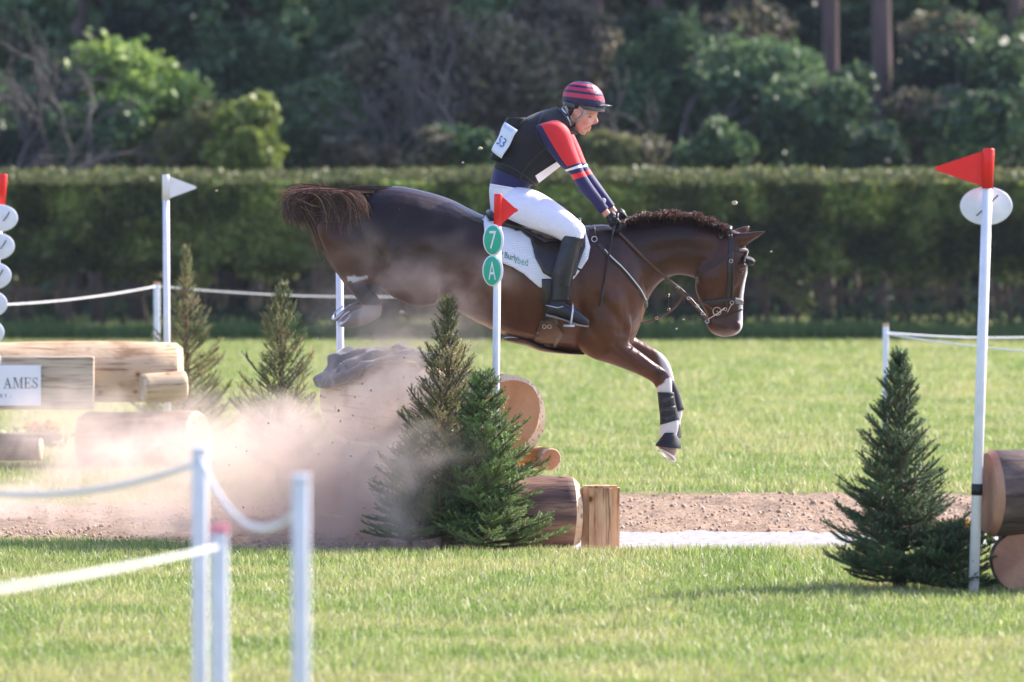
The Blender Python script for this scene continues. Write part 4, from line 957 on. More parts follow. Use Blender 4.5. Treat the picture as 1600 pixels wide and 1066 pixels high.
# muscle and bone relief: ridges (+) and grooves (-) along lines on both flanks
REL = [([(915, 372), (935, 420), (955, 470)], 16, .010), ([(893, 372), (902, 430), (908, 500)], 9, -.012), ([(905, 478), (925, 515), (945, 545)], 7, -.009), ([(940, 470), (965, 500), (985, 530)], 8, -.008),
       ([(1085, 446), (1050, 450), (1018, 480), (1002, 505)], 7, -.010), ([(1110, 392), (1060, 385), (1000, 400)], 12, -.007), ([(1100, 372), (1050, 366), (1000, 372)], 14, .006), ([(1098, 408), (1093, 430), (1098, 456)], 5, -.007),
       ([(1152, 440), (1140, 455), (1128, 470)], 4, .006), ([(1128, 400), (1122, 430), (1118, 455)], 8, .005), ([(1150, 450), (1152, 475), (1150, 498)], 4, -.005), ([(1125, 478), (1122, 500), (1128, 520)], 4, -.004),
       ([(625, 340), (606, 385), (598, 430)], 8, -.012), ([(665, 395), (668, 430), (655, 466)], 12, -.012), ([(655, 322), (675, 335)], 12, .012), ([(690, 355), (700, 395)], 16, -.012), ([(560, 350), (575, 400), (590, 430)], 6, -.007),
       ([(640, 420), (630, 450)], 14, .010), ([(960, 540), (985, 562), (1010, 585)], 3.5, -.006), ([(1000, 553), (1030, 580)], 3, .004), ([(760, 500), (820, 520), (870, 530)], 14, .006), ([(1004, 510), (985, 522), (965, 520)], 4, -.008)] + \
      [([(720 + 22 * k, 400), (712 + 22 * k, 450), (722 + 22 * k, 495)], 5, -.0028) for k in range(7)]
def seg_d(a, b):
    ax, ay = a; bx, by = b; t = np.clip(((X - ax) * (bx - ax) + (Y - ay) * (by - ay)) / ((bx - ax) ** 2 + (by - ay) ** 2), 0, 1)
    return np.hypot(X - ax - t * (bx - ax), Y - ay - t * (by - ay))
dsp = np.zeros(len(co))
for pl_, wd_, am in REL:
    dd = np.minimum.reduce([seg_d(pl_[i], pl_[i + 1]) for i in range(len(pl_) - 1)]); dsp += am * np.exp(-(dd / wd_) ** 2)
dsp *= smooth(.01, .06, np.abs(lat)); dsp += .004 * (fbm(X / 14, Y / 14, 1, 73) - .5)
co2 = co.copy(); co2[:, 1] += np.sign(lat) * dsp
hm.vertices.foreach_set('co', co2.ravel())
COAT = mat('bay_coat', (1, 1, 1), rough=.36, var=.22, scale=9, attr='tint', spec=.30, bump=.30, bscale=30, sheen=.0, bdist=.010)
HAIR = mat('horse_hair', (1, 1, 1), rough=.45, var=.0, attr='tint', trans=.3, spec=.6)
horse = empty('horse', P(830, 470, D), 'dark bay horse with white socks and blaze jumping down to the right', 'horse')
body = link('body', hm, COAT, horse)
def bvh_world(o):
    g = ORG[o.name]; me = o.data; return BVHTree.FromPolygons([v.co + g for v in me.vertices], [tuple(p.vertices) for p in me.polygons])
HB = bvh_world(body)
GLOSS = mat('dark_eye', (.012, .008, .006), rough=.08, var=0, spec=.8)
for s in (-1, 1):
    p = shoot(HB, 1158.5, 425.5, -.006, far=s > 0); mk('eye', ball(p, .016, .010, .015, 12, 8), GLOSS, horse)
# strands: each row is a list of points
def strands(name, paths, wd, cols, parent, m=HAIR):
    V, F, Cc = [], [], []
    for pts, c, w_ in paths:
        n = len(pts); b0 = len(V); side = Vector((random.uniform(-1, 1), random.uniform(-.3, .3), random.uniform(-1, 1))).normalized()
        for i, p in enumerate(pts):
            k = w_ * (1 - .85 * (i / (n - 1)) ** 2) + .0003
            V += [p - side * k, p + side * k]; Cc += [c, c]
        for i in range(n - 1): F.append((b0 + 2 * i, b0 + 2 * i + 1, b0 + 2 * i + 3, b0 + 2 * i + 2))
    o = link(name, fastmesh(name, V, F, np.array(Cc)), m, parent, smooth_=False); return o
g = random.Random(3)
HC = [(.035, .016, .013), (.09, .040, .026), (.19, .088, .055), (.46, .26, .17), (.018, .010, .010)]
paths = []
def bez(p, n=9):
    out = []
    for i in range(n):
        t = i / (n - 1); q = [Vector(v) for v in p]
        while len(q) > 1: q = [q[j] * (1 - t) + q[j + 1] * t for j in range(len(q) - 1)]
        out.append(q[0])
    return out
jt = lambda s: (g.gauss(0, s), g.gauss(0, s))
for k in range(6000):
    u = g.random() * .93; yo = g.gauss(0, .045); c = HC[g.choices(range(5), [3, 4, 3, 1.6, 4])[0]]
    if u < .42:   # outer arch: from the dock left to the tip, curling
        s0 = g.uniform(500, 585); a, b = jt(3.2); p0 = (s0, 297 + abs(b) * .6); p1 = (505 + a, 296 + b); p2 = (470 + a * 2, 298 + b * 1.4); p3 = (448 + a * 1.8, 308 + b * 2); p4 = (456 + a * 2.4, 324 + b * 2.2); p5 = (474 + a * 4 + g.uniform(-16, 22), 342 + b * 2.5)
        pp = [p0, p1, p2, p3, p4][: g.choice([3, 4, 5, 5])] + ([p5] if g.random() < .6 else [])
    elif u < .80:  # hair falling over the buttock
        s0 = g.uniform(505, 572); a, b = jt(5); pp = [(s0 - 32, 299 + abs(b) * .4), (s0 - 12, 296 + b * .3), (s0 + 2, 308 + b), (s0 + 6 + a, 330 + b), (s0 + 4 + a * 2, g.uniform(338, 378))]; yo -= .10 + .06 * g.random()
    else:          # underside and back to the thigh
        a, b = jt(5); pp = [(470 + a, 318 + b), (485 + a, 330 + b), (505 + a, 335 + b), (530 + a, 320 + b), (545 + a, 305 + b)]
        if g.random() < .35: pp = [(475 + a, 325 + b), (488 + a, 345 + b), (496 + a, 362 + b), (502 + a, 385 + b * 2)]
    paths.append((bez([P(x, y, D + yo + g.gauss(0, .01)) for x, y in pp]), c, g.uniform(.0007, .0016)))
for k in range(70):  # flyaway hairs
    a = g.uniform(0, 1); st = (g.uniform(450, 520), g.uniform(292, 330)); ang = g.uniform(math.pi * .55, math.pi * 1.45); L_ = g.uniform(15, 45)
    e_ = (st[0] + L_ * math.cos(ang), st[1] - L_ * math.sin(ang) * .7); mid = ((st[0] + e_[0]) / 2 + g.uniform(-5, 5), (st[1] + e_[1]) / 2 + g.uniform(-8, 8))
    paths.append((bez([P(*st, D), P(*mid, D), P(*e_, D)], 6), HC[g.choice([2, 3])], .0009))
# hair along the dock and croup
for k in range(500):
    x = g.uniform(560, 606); yo = g.gauss(0, .03); paths.append((bez([P(x + 8, 293 + g.uniform(-2, 3), D + yo), P(x - 6, 291 + g.uniform(-2, 3), D + yo), P(x - 25, 296 + g.uniform(-3, 12), D + yo - .02)], 5), HC[g.choice([0, 4, 1])], .002))
tail = strands('tail', paths, 0, None, horse)
# mane: short frizzy hair along the crest
paths = []; crest = catmull([(978, 352), (1000, 346), (1024, 343), (1050, 342), (1078, 343), (1100, 349), (1120, 356), (1138, 362)], 8)
for k in range(5200):
    t = g.random() * (len(crest) - 1); i = int(t); f = t - i; cx = crest[i][0] * (1 - f) + crest[min(i + 1, len(crest) - 1)][0] * f; cy_ = crest[i][1] * (1 - f) + crest[min(i + 1, len(crest) - 1)][1] * f
    tt = t / (len(crest) - 1); bump_ = .5 + .5 * math.sin(tt * 44 + math.sin(tt * 17) * 2)
    h = (9 + 7 * math.sin(math.pi * min(1, tt * 1.05 + .05)) ** .6) * (.65 + .45 * bump_) * g.uniform(.6, 1.1); yo = g.gauss(-.005, .018); cx2 = cx + 4 * math.sin(tt * 44) 
    a = g.gauss(0, 3.5); p0 = P(cx, cy_ + 5, D + yo); p1 = P(cx2 + a * .4, cy_ - h * .5, D + yo * 1.6); p2 = P(cx2 + a, cy_ - h, D + yo * 2.2); p3 = P(cx2 + a * 1.4 + g.uniform(-4, 6), cy_ - h * g.uniform(.3, .95), D + yo * 3 - .012)
    paths.append((bez([p0, p1, p2, p3], 6), HC[g.choices(range(5), [3, 4, 2.2, 1, 3])[0]], .0019))
for k in range(1600):   # hair hanging over the near side of the crest
    t = g.random() * (len(crest) - 1); i = int(t); f = t - i; cx = crest[i][0] * (1 - f) + crest[min(i + 1, len(crest) - 1)][0] * f; cy_ = crest[i][1]
    p = [P(cx, cy_ - 5, D - .01), P(cx + g.gauss(0, 2), cy_ - 1, D - .045), P(cx + g.gauss(0, 3), cy_ + g.uniform(4, 12), D - .068)]
    paths.append((bez(p, 5), HC[g.choice([0, 4, 1])], .0018))
strands('mane', paths, 0, None, horse)
# tendon boots, over-reach boots, shoes
NEOP = mat('black_neoprene', (.014, .013, .016), rough=.6, var=.2, bump=.2, bscale=120)
def shell(name, st, m, parent, n=20, lab=None):
    o = mk(name, loft(st, n, 4, round_ends=False), m, parent)
    if lab: o['label'] = lab
    return o
y = -.13
tb = shell('tendon_boot', [(1053, 613, 1027, 613, .036, y), (1055, 628, 1029, 633, .032, y), (1059, 645, 1031, 650, .032, y), (1062, 655, 1031, 664, .037, y)], NEOP, horse)
for yy in (619, 634, 648): mk('boot_strap', loft([(1052.6 + (yy - 613) * .17, yy, 1028 + (yy - 613) * .1, yy + 2, .0345, y), (1053 + (yy - 613) * .17, yy + 7, 1028.6 + (yy - 613) * .1, yy + 9, .0345, y)], 20, 2, round_ends=False), mat('boot_strap_web', (.03, .03, .033), rough=.5) if yy == 619 else bpy.data.materials['boot_strap_web'], tb)
ob = shell('overreach_boot', [(1055, 676, 1035, 676, .040, y), (1060, 684, 1030, 687, .048, y), (1064, 695, 1025, 693, .062, y), (1064, 701, 1024, 697, .066, y)], NEOP, horse)
y = .13
shell('tendon_boot', [(1052, 592, 1032, 598, .036, y), (1061, 612, 1038, 618, .032, y), (1069, 640, 1043, 648, .040, y)], NEOP, horse)
shell('overreach_boot', [(1062, 660, 1045, 662, .038, y), (1064, 674, 1040, 676, .05, y), (1065, 684, 1036, 684, .062, y)], NEOP, horse)
for s, dx, dy in ((-1, 0, 0), (1, -9, -9)):
    y = .155 * s
    pass
STEEL = mat('worn_steel', (.55, .55, .60), rough=.35, metal=.9, var=.1)
def shoe(c, nrm, r, up, parent):
    nrm = nrm.normalized(); up = (up - nrm * up.dot(nrm)).normalized(); b = nrm.cross(up)
    pts = [c + up * (math.cos(a) * r * 1.08) + b * (math.sin(a) * r) for a in [R(-150 + 300 * k / 16) for k in range(17)]]
    mk('horseshoe', tube(pts, .0085, 6, up=nrm, flat=.6), STEEL, parent)
for s, dx, dy in ((-1, 0, 0), (1, -9, -9)):
    a, b = P(552 + dx, 487 + dy, D + .155 * s), P(527 + dx, 510 + dy, D + .155 * s); c = (a + b) / 2; up = b - a
    shoe(c + Vector((-.004, -.006, .004)), Vector((-.66, -.35, .66)), .048, up, horse)
shoe(P(1042, 711, D - .13), Vector((-.55, -.3, -.8)), .055, P(1055, 722, D) - P(1028, 700, D), horse)

# ------------------------------------------------------------------ tack
LEA = mat('dark_leather', (.022, .014, .012), rough=.35, var=.25, scale=20, bump=.15, bscale=150, spec=.5)
LEB = mat('brown_leather', (.10, .05, .03), rough=.4, var=.25, scale=20, bump=.15, bscale=150)
GREYL = mat('pale_padding', (.20, .17, .16), rough=.5, var=.1)
WCLOTH = mat('white_quilted_cloth', (.78, .78, .80), rough=.8, var=.03)
nt = WCLOTH.node_tree; wv = nt.nodes.new('ShaderNodeTexWave'); wv.wave_type = 'BANDS'; wv.bands_direction = 'Z'; wv.inputs['Scale'].default_value = 26; wv.inputs['Distortion'].default_value = .4
tcn = [n_ for n_ in nt.nodes if n_.type == 'TEX_COORD'][0]; nt.links.new(tcn.outputs['Object'], wv.inputs['Vector'])
bp = nt.nodes.new('ShaderNodeBump'); bp.inputs['Strength'].default_value = .5; bp.inputs['Distance'].default_value = .006; nt.links.new(wv.outputs[0], bp.inputs['Height'])
nt.links.new(bp.outputs[0], nt.nodes['Principled BSDF'].inputs['Normal'])
GOLD = mat('bit_metal', (.62, .50, .40), rough=.3, metal=1.0, var=.05)
pad = empty('saddle_pad', P(840, 360, D), 'white quilted saddle pad with green lettering under the saddle', 'saddle pad')
PADP = [(757, 334), (755, 350), (757, 372), (764, 391), (776, 408), (800, 418), (818, 428), (832, 440), (842, 449), (856, 452), (870, 446), (895, 436), (908, 422), (919, 405), (922, 388), (916, 368), (912, 352), (880, 352), (820, 345), (775, 335)]
pn = patch('cloth', HB, PADP, .007, .009, WCLOTH, pad); patch('cloth', HB, PADP, .007, .009, WCLOTH, pad, far=True)
NAVY = mat('navy_binding', (.02, .02, .05), rough=.6)
PRB = mat('green_print', (.02, .16, .10), rough=.6, var=0); PRL = mat('pale_green_print', (.22, .42, .36), rough=.6, var=0)
def pad_text(txt, x0, x1, y0, y1, h, m, off=.020):
    V, F = text_vf(txt); a0, a1 = min(v.x for v in V), max(v.x for v in V); b0, b1 = min(v.y for v in V), max(v.y for v in V); W = []
    for v in V:
        u, w_ = (v.x - a0) / (a1 - a0), (v.y - b0) / (b1 - b0)
        W.append(shoot(HB, x0 + (x1 - x0) * u - 0 * w_, y0 + (y1 - y0) * u - h * w_ + h / 2, off))
    mk('lettering', (W, F), m, pad, False, fixn=False)
pad_text('Burly', 788.5, 808, 401.5, 407.5, 12, PRB); pad_text('bed', 809, 824, 408, 412, 11, PRL)
mk('logo_mark', ball(shoot(HB, 781, 398, .018), .014, .003, .016, 10, 6), PRB, pad)
mk('name_tag', box(shoot(HB, 904, 421, .020), (.034, .004, .012), ry=R(28)), NAVY, pad, False)
sad = empty('saddle', P(845, 345, D), 'dark brown leather saddle under the rider', 'saddle')
mk('seat', remesh([loft([(759, 330, 764, 345, .07), (766, 328, 770, 352, .13), (785, 338, 788, 360, .17), (815, 347, 818, 366, .16), (850, 350, 855, 366, .13), (885, 346, 885, 366, .11), (908, 340, 906, 362, .085)], 20, 5)], .012, 3).vertices and
   loft([(759, 330, 764, 345, .07), (766, 328, 770, 352, .13), (785, 338, 788, 360, .17), (815, 347, 818, 366, .16), (850, 350, 855, 366, .13), (885, 346, 885, 366, .11), (908, 340, 906, 362, .085)], 20, 5), LEA, sad)
FLAP = [(768, 338), (788, 352), (812, 364), (828, 377), (836, 405), (848, 428), (862, 435), (896, 432), (906, 412), (915, 388), (914, 366), (904, 346), (860, 345), (800, 340)]
SK = [(764, 334), (778, 348), (800, 358), (826, 372), (850, 385), (905, 380), (912, 352), (880, 345), (820, 343)]
for far in (False, True):
    patch('flap', HB, FLAP, .019, .009, LEA, sad, far=far); patch('skirt', HB, SK, .031, .008, LEA, sad, far=far)
# girth with belly guard
for far in (False, True):
    patch('girth', HB, [(836, 528), (845, 500), (866, 500), (880, 520), (865, 546), (848, 552), (838, 540)] if not far else [(845, 440), (868, 440), (876, 520), (868, 546), (848, 552), (838, 530)], .010, .008, LEB, sad, far=far)
    patch('girth_strap', HB, [(846, 436), (866, 436), (872, 505), (850, 505)], .012, .006, LEA, sad, far=far)
gd = loft([(786, 528, 790, 533, .05), (800, 526, 806, 537, .09), (822, 527, 824, 541, .12), (850, 540, 846, 549, .14), (885, 549, 880, 553, .13), (914, 551, 912, 555, .10)], 18, 4); mk('belly_guard', gd, LEB, sad)
mk('belly_guard_lining', loft([(788, 527, 789, 529.5, .045), (800, 525, 803, 529, .075), (814, 526.5, 816, 530, .085)], 14, 4), WCLOTH, sad)
for x in (851, 859): mk('buckle', ring(shoot(HB, x, 507, .024), .011, .002, (0, 1, 0), 10, 5), GOLD, sad)
# breastplate
br = empty('breastplate', P(960, 420, D), 'dark leather breastplate with a white piped strap across the shoulder', 'breastplate')
strap('shoulder_strap', HB, [(925, 349), (926, 362), (927, 372)], 9, .006, LEA, br, off=.008)
mk('ring', ring(shoot(HB, 928, 376, .014), .016, .0028, (0, 1, 0), 14, 6), STEEL, br)
strap('chest_strap', HB, [(933, 381), (953, 402), (972, 420), (985, 435), (998, 452), (1007, 468), (1008, 480)], 7, .007, LEA, br, off=.006)
strap('white_piping', HB, [(944, 391), (953, 401), (972, 419), (985, 434), (998, 451), (1007, 468)], 1.8, .008, WCLOTH, br, off=.013)
strap('chest_strap', HB, [(925, 349), (940, 385), (972, 420), (998, 452), (1006, 475)], 7, .007, LEA, br, off=.006, far=True)
f_ = lambda x, y, o=0: P(x, y, D + o)
mk('martingale_strap', tube(catmull_pts := [Vector(v) for v in catmull([f_(1000, 505, -.02)[:], f_(1015, 502)[:], f_(1030, 496)[:], f_(1046, 487)[:], f_(1058, 476)[:], f_(1066, 463)[:]], 5)], .0075, 7, .5), LEB, br)
mk('martingale_strap', tube([f_(1045, 487, -.01), f_(1044, 470, -.02), f_(1042, 455, -.04), f_(1043, 444, -.06)], .004, 6), LEA, br)
for q in ((1045, 484), (1044, 462), (1026, 497)): mk('ring', ring(f_(*q, -.012), .008, .0022, (0, 1, .3), 10, 5), GOLD, br)
# bridle
bd = empty('bridle', P(1140, 430, D), 'dark leather bridle with pale noseband and metal bit on the horse\'s head', 'bridle')
for far in (False, True):
    strap('cheekpiece', HB, [(1137, 357), (1141, 372), (1142, 395), (1141, 415)], 8, .006, LEA, bd, far)
    strap('cheekpiece', HB, [(1140, 405), (1139, 430), (1137, 455), (1134, 480)], 6, .006, LEA, bd, far, off=.006)
    strap('cheekpiece', HB, [(1144, 405), (1145, 430), (1144, 452), (1143, 471)], 4, .006, LEA, bd, far, off=.006)
    strap('browband', HB, [(1142, 390), (1152, 391), (1162, 392), (1168, 394)], 6, .008, LEA, bd, far, off=.006)
    strap('browband_padding', HB, [(1154, 390.5), (1162, 391), (1168, 393)], 5, .010, GREYL, bd, far, off=.010)
    strap('throatlash', HB, [(1140, 398), (1128, 408), (1112, 417), (1098, 426), (1090, 434)], 3.5, .005, LEA, bd, far)
    strap('noseband', HB, [(1100, 472), (1115, 472), (1130, 469), (1145, 469), (1158, 472), (1162, 474)], 7, .008, LEA, bd, far, off=.005)
    strap('noseband_padding', HB, [(1147, 468), (1155, 470), (1162, 473)], 6.5, .011, GREYL, bd, far, off=.010)
    strap('flash_strap', HB, [(1160, 483), (1148, 489), (1134, 495), (1120, 498), (1108, 497)], 3, .005, LEA, bd, far)
for q in ((1141.5, 408, .010), (1143, 473, .011), (1133, 483, .009)): mk('buckle', ring(shoot(HB, q[0], q[1], .010), q[2], .0022, (0, 1, 0), 12, 5), GOLD, bd)
mk('headpiece', tube([P(1140, 366, D - .075), P(1139, 357, D - .06), P(1140, 353.5, D - .03), P(1140, 353, D), P(1140, 353.5, D + .03), P(1139, 357, D + .06), P(1140, 366, D + .075)], .019, 8, flat=.3, up=(0, 0, 1)), LEA, bd)
mk('blinker', remesh([loft([(1160, 397, 1164, 410, .075), (1170, 399, 1172, 415, .072), (1179, 403, 1179, 414, .05)], 16, 4)], .005, 2).vertices and loft([(1161, 399, 1164, 405, .078), (1169, 400, 1169, 413, .064), (1176, 403, 1175, 415, .055), (1180, 407, 1179, 413, .035)], 16, 4), mat('matt_black', (.01, .01, .012), rough=.65, spec=.3), bd)
bitp = shoot(HB, 1120, 486, .014)
bt = mk('bit', join(ring(bitp, .024, .0026, (0, 1, 0), 18, 6), tube([shoot(HB, 1132, 481, .014), shoot(HB, 1120, 490, .016), shoot(HB, 1108, 500, .014)], .0045, 6), tube([shoot(HB, 1143, 474, .012), shoot(HB, 1136, 488, .012)], .0025, 5)), GOLD, bd)
mk('bit', join(ring(shoot(HB, 1120, 486, .014, True), .024, .0026, (0, 1, 0), 18, 6), tube([shoot(HB, 1120, 486, .0, True), shoot(HB, 1120, 486, .0)], .006, 6)), GOLD, bd)
mk('curb_ring', ring(f_(1105, 502, -.05), .011, .0026, (0, 1, 0), 12, 5), STEEL, bd)
hand_n = P(966, 362, D - .10); hand_f = P(976, 348, D + .07)
def rein(pts, r, m=LEB): 
    return mk('rein', tube([Vector(v) for v in catmull([p[:] for p in pts], 5)], r, 7, .35), m, bd)
rein([hand_n, shoot(HB, 985, 383, .012), shoot(HB, 1006, 404, .012), shoot(HB, 1024, 420, .010), f_(1040, 434, -.10), f_(1066, 459, -.09), f_(1092, 484, -.075), f_(1105, 500, -.06)], .0085)
rein([hand_n, shoot(HB, 987, 384, .012), shoot(HB, 1008, 405, .012), f_(1042, 434, -.095), f_(1060, 450, -.09), f_(1083, 466, -.08), f_(1102, 476, -.07), shoot(HB, 1116, 484, .014)], .0050)
rein([hand_f, P(1008, 404, D + .13), P(1040, 434, D + .11), P(1070, 458, D + .09), P(1105, 498, D + .06)], .008)
for q in ((1059, 450), (1076, 466), (1090, 478), (1098, 490)): mk('buckle', ring(f_(q[0], q[1], -.095), .009, .0025, (0, 1, .4), 10, 5), STEEL, bd)

# ------------------------------------------------------------------ rider
rider = empty('person', P(845, 300, D), 'rider in black body protector, red and navy sleeves and striped helmet on the horse', 'person')
SKIN = mat('skin', (.66, .33, .25), rough=.5, var=.08, scale=20, spec=.4); SKIN.node_tree.nodes['Principled BSDF'].inputs['Subsurface Weight'].default_value = .08
def grow(st, k, w_=0.0):
    out = []
    for s in st:
        s = list(s); a, b = Vector((s[0], s[1])), Vector((s[2], s[3])); dvec = (a - b).normalized(); a += dvec * k; b -= dvec * k
        out.append([a.x, a.y, b.x, b.y, s[4] + k * .0038 + w_] + s[5:])
    return out
TOR = [(769, 335, 828, 350, .13), (767, 315, 832, 330, .155), (766, 296, 829, 306, .155), (768, 280, 825, 294, .150), (774, 258, 840, 284, .155), (784, 234, 860, 268, .165), (798, 211, 877, 250, .18), (815, 192, 886, 232, .19), (836, 180, 890, 214, .18), (858, 173, 892, 198, .125), (872, 168, 894, 192, .075)]
NECK = [(868, 174, 892, 200, .062), (880, 166, 900, 192, .056), (886, 158, 908, 184, .054)]
HEAD = [(921, 134, 895, 136, .045), (929, 145, 886, 148, .068), (933.5, 158, 883, 160, .076), (934.5, 170, 884, 168, .076), (934, 177, 885, 175, .074), (931.5, 182, 887, 180, .071), (929.5, 187, 889, 184, .067), (926, 193, 890, 189, .060), (922, 198, 892, 194, .053), (919.5, 203, 896, 199, .045), (915, 208, 901, 204, .034), (909, 210, 904, 207, .018)]
def arm(s):
    if s < 0:
        y = lambda k: [-.185, -.195, -.20, -.20, -.195, -.175, -.15, -.125, -.105, -.095][k]
        q = [(874, 190, 838, 200, .055), (888, 203, 847, 219, .062), (897, 228, 862, 241, .056), (906, 252, 879, 262, .050), (912, 268, 892, 273, .044), (924, 288, 906, 297, .040), (936, 305, 923, 314, .033), (943, 316, 931, 325, .027), (950, 325, 939, 334, .026), (956, 333, 943, 341, .026)]
    else:
        y = lambda k: [.185, .195, .20, .19, .18, .16, .13, .105, .09, .08][k]
        q = [(880, 192, 850, 205, .055), (893, 206, 865, 222, .058), (904, 228, 880, 240, .054), (914, 252, 893, 262, .048), (921, 265, 903, 272, .043), (934, 284, 917, 293, .038), (946, 301, 934, 309, .032), (953, 311, 943, 318, .027), (960, 321, 951, 327, .026), (966, 329, 957, 336, .026)]
    return [list(r) + [y(k)] for k, r in enumerate(q)]
def leg(s):
    ys = [.11, .16, .22, .27, .30, .315, .325, .335, .34, .345, .345, .345]
    q = [(806, 292, 770, 328, .10), (836, 298, 792, 341, .105), (860, 311, 826, 355, .098), (884, 328, 856, 366, .088), (904, 345, 876, 375, .074), (914, 357, 884, 381, .064), (911, 372, 878, 384, .058), (905, 388, 873, 392, .057), (901, 408, 867, 408, .057), (895, 430, 863, 426, .052), (891, 450, 863, 450, .043), (890, 470, 861, 470, .038)]
    return [list(r) + [s * ys[k]] for k, r in enumerate(q)]
def foot(s):
    y = .345 * s; return [(857, 474, 855, 492, .030, y), (870, 470, 869, 495, .037, y), (885, 474, 884, 500, .040, y), (900, 483, 898, 505, .043, y), (913, 493, 911, 508, .041, y), (921, 500, 920, 509, .028, y)]
parts = [loft(grow(TOR, -2)), loft(NECK, 18), loft(HEAD, 26, 5, egg=-.22)]
for s in (-1, 1): parts += [loft(grow(arm(s), -1.2), 16), loft(grow(leg(s), -2), 18), loft(grow(foot(s), -2), 16)]
parts += [loft([(932.5, 179, 929, 181, .007), (933.5, 184, 928, 186, .009), (935.3, 190, 928, 191.5, .012), (933, 193.2, 927, 194.5, .012), (928, 194.8, 925, 195.5, .007)], 10, 3)]  # nose
parts += [ball(P(921.5, 199.3, D), .010, .020, .007), ball(P(919.5, 203.6, D), .010, .018, .008), ball(P(912, 208, D), .014, .022, .012), ball(P(916, 190, D - .045), .026, .018, .022), ball(P(916, 190, D + .045), .026, .018, .022)]
bm_ = remesh(parts, .0052, 3, .5); rb = link('body', bm_, SKIN, rider); rb['label'] = 'tanned skin of the face, neck and wrists'
RB = bvh_world(rb)
co = mesh_co(bm_) + np.array(ORG[rb.name], 'f'); X, Y = pxs(co); lat = np.abs(co[:, 1] - D)
colr = np.tile([[1.0, 1.0, 1.0]], (len(co), 1))
def bl2(mask, c):
    global colr
    colr = colr * (1 - mask[:, None]) + np.array(c) * mask[:, None]
bl2(smooth(4, 1.5, np.hypot((X - 921.5) * .9, (Y - 182.5) * 1.9)) * (lat > .02) * .8, (.18, .16, .16))
bl2(smooth(5, 3, np.hypot((X - 922) * .8, (Y - 178.3) * 3.2)) * (lat > .02) * .6, (.25, .2, .2))
bl2(smooth(2.4, .8, np.abs(Y - 201 + .45 * (X - 915)) + .5 * np.maximum(0, 914 - X)) * (X > 913.5) * .6, (.5, .3, .28))
bl2(smooth(12, 4, np.hypot(X - 914, Y - 193)) * .35, (1.1, .75, .7))
vcol(bm_, 'tint', colr)
n_ = SKIN.node_tree; a = n_.nodes.new('ShaderNodeAttribute'); a.attribute_name = 'tint'; mx = n_.nodes.new('ShaderNodeMix'); mx.data_type = 'RGBA'; mx.blend_type = 'MULTIPLY'; mx.inputs[0].default_value = 1
lk = n_.nodes['Principled BSDF'].inputs['Base Color'].links[0]; n_.links.new(lk.from_socket, mx.inputs[6]); n_.links.new(a.outputs['Color'], mx.inputs[7]); n_.links.new(mx.outputs[2], n_.nodes['Principled BSDF'].inputs['Base Color'])
for s in (-1, 1):
    ea = mk('ear', join(ball(P(902, 177, D + .086 * s), .017, .011, .029, 12, 8, Matrix.Rotation(R(12), 3, 'Y')), ring(P(902, 176, D + .094 * s), .014, .005, (0, 1, 0), 14, 6, 1.4)), SKIN, rider); vcol(ea.data, 'tint', np.ones((len(ea.data.vertices), 3)))
    mk('eye', ball(shoot(RB, 922.5, 183, -.003, s > 0), .006, .005, .0045, 8, 6), GLOSS, rider)
HAIRB = mat('brown_hair', (.035, .02, .014), rough=.6, var=.3, scale=60, bump=.5, bscale=200)
mk('hair', loft([(918, 168, 881, 160, .082), (911, 172, 882, 168, .083), (898, 177, 884, 174, .080), (894, 184, 886, 181, .068)], 20, 4), HAIRB, rider)
# clothes
BLK = mat('black_vest_fabric', (.012, .011, .013), rough=.75, var=.3, scale=30, bump=.35, bscale=110, sheen=.1)
NAV = mat('navy_knit', (.017, .015, .085), rough=.65, var=.12, bump=.15, bscale=160, sheen=.2)
RED = mat('red_knit', (.72, .02, .025), rough=.6, var=.06, bump=.15, bscale=160, sheen=.2)
WHT = mat('white_knit', (.80, .78, .80), rough=.6, var=.03)
BRE = mat('white_breeches', (.80, .77, .84), rough=.65, var=.03, scale=8, bump=.75, bscale=13, bdist=.02)
BOOT = mat('black_boot_leather', (.012, .012, .014), rough=.38, var=.25, bump=.5, bscale=40, spec=.5)
mk('shirt', loft(grow(TOR[2:5], 1.2), 28, 5), NAV, rider)
vst = grow(TOR[3:], 3.2, .012); vst[0] = [771, 262, 838, 292, .172]; vst[1] = [774, 254, 846, 283, .175]; vst[-1] = [871, 167, 893, 194, .086]; vst[-2] = [852, 172, 892, 203, .150]
vm = remesh([loft(vst, 30, 6, .9)], .008, 4); vest = link('vest', vm, BLK, rider)
# seams and panels on the vest
VB = bvh_world(vest)
for pth in ([(857, 226), (846, 238), (830, 252), (818, 268), (812, 283)], [(780, 255), (800, 262), (822, 276), (836, 288)], [(850, 176), (843, 190), (838, 205), (845, 222), (860, 240), (872, 252)]):
    strap('seam', VB, pth, 1.8, .006, bpy.data.materials['boot_strap_web'], vest, off=.002)
mk('collar', tube([P(878, 170, D - .055), P(884, 177, D - .062), P(888, 186, D - .064), P(891, 196, D - .058)], .006, 6), WHT, rider)
mk('collar', loft([(873, 170, 890, 197, .074), (878, 168, 893, 192, .069), (881, 166, 895, 188, .066)], 20, 3, round_ends=False), NAV, rider)
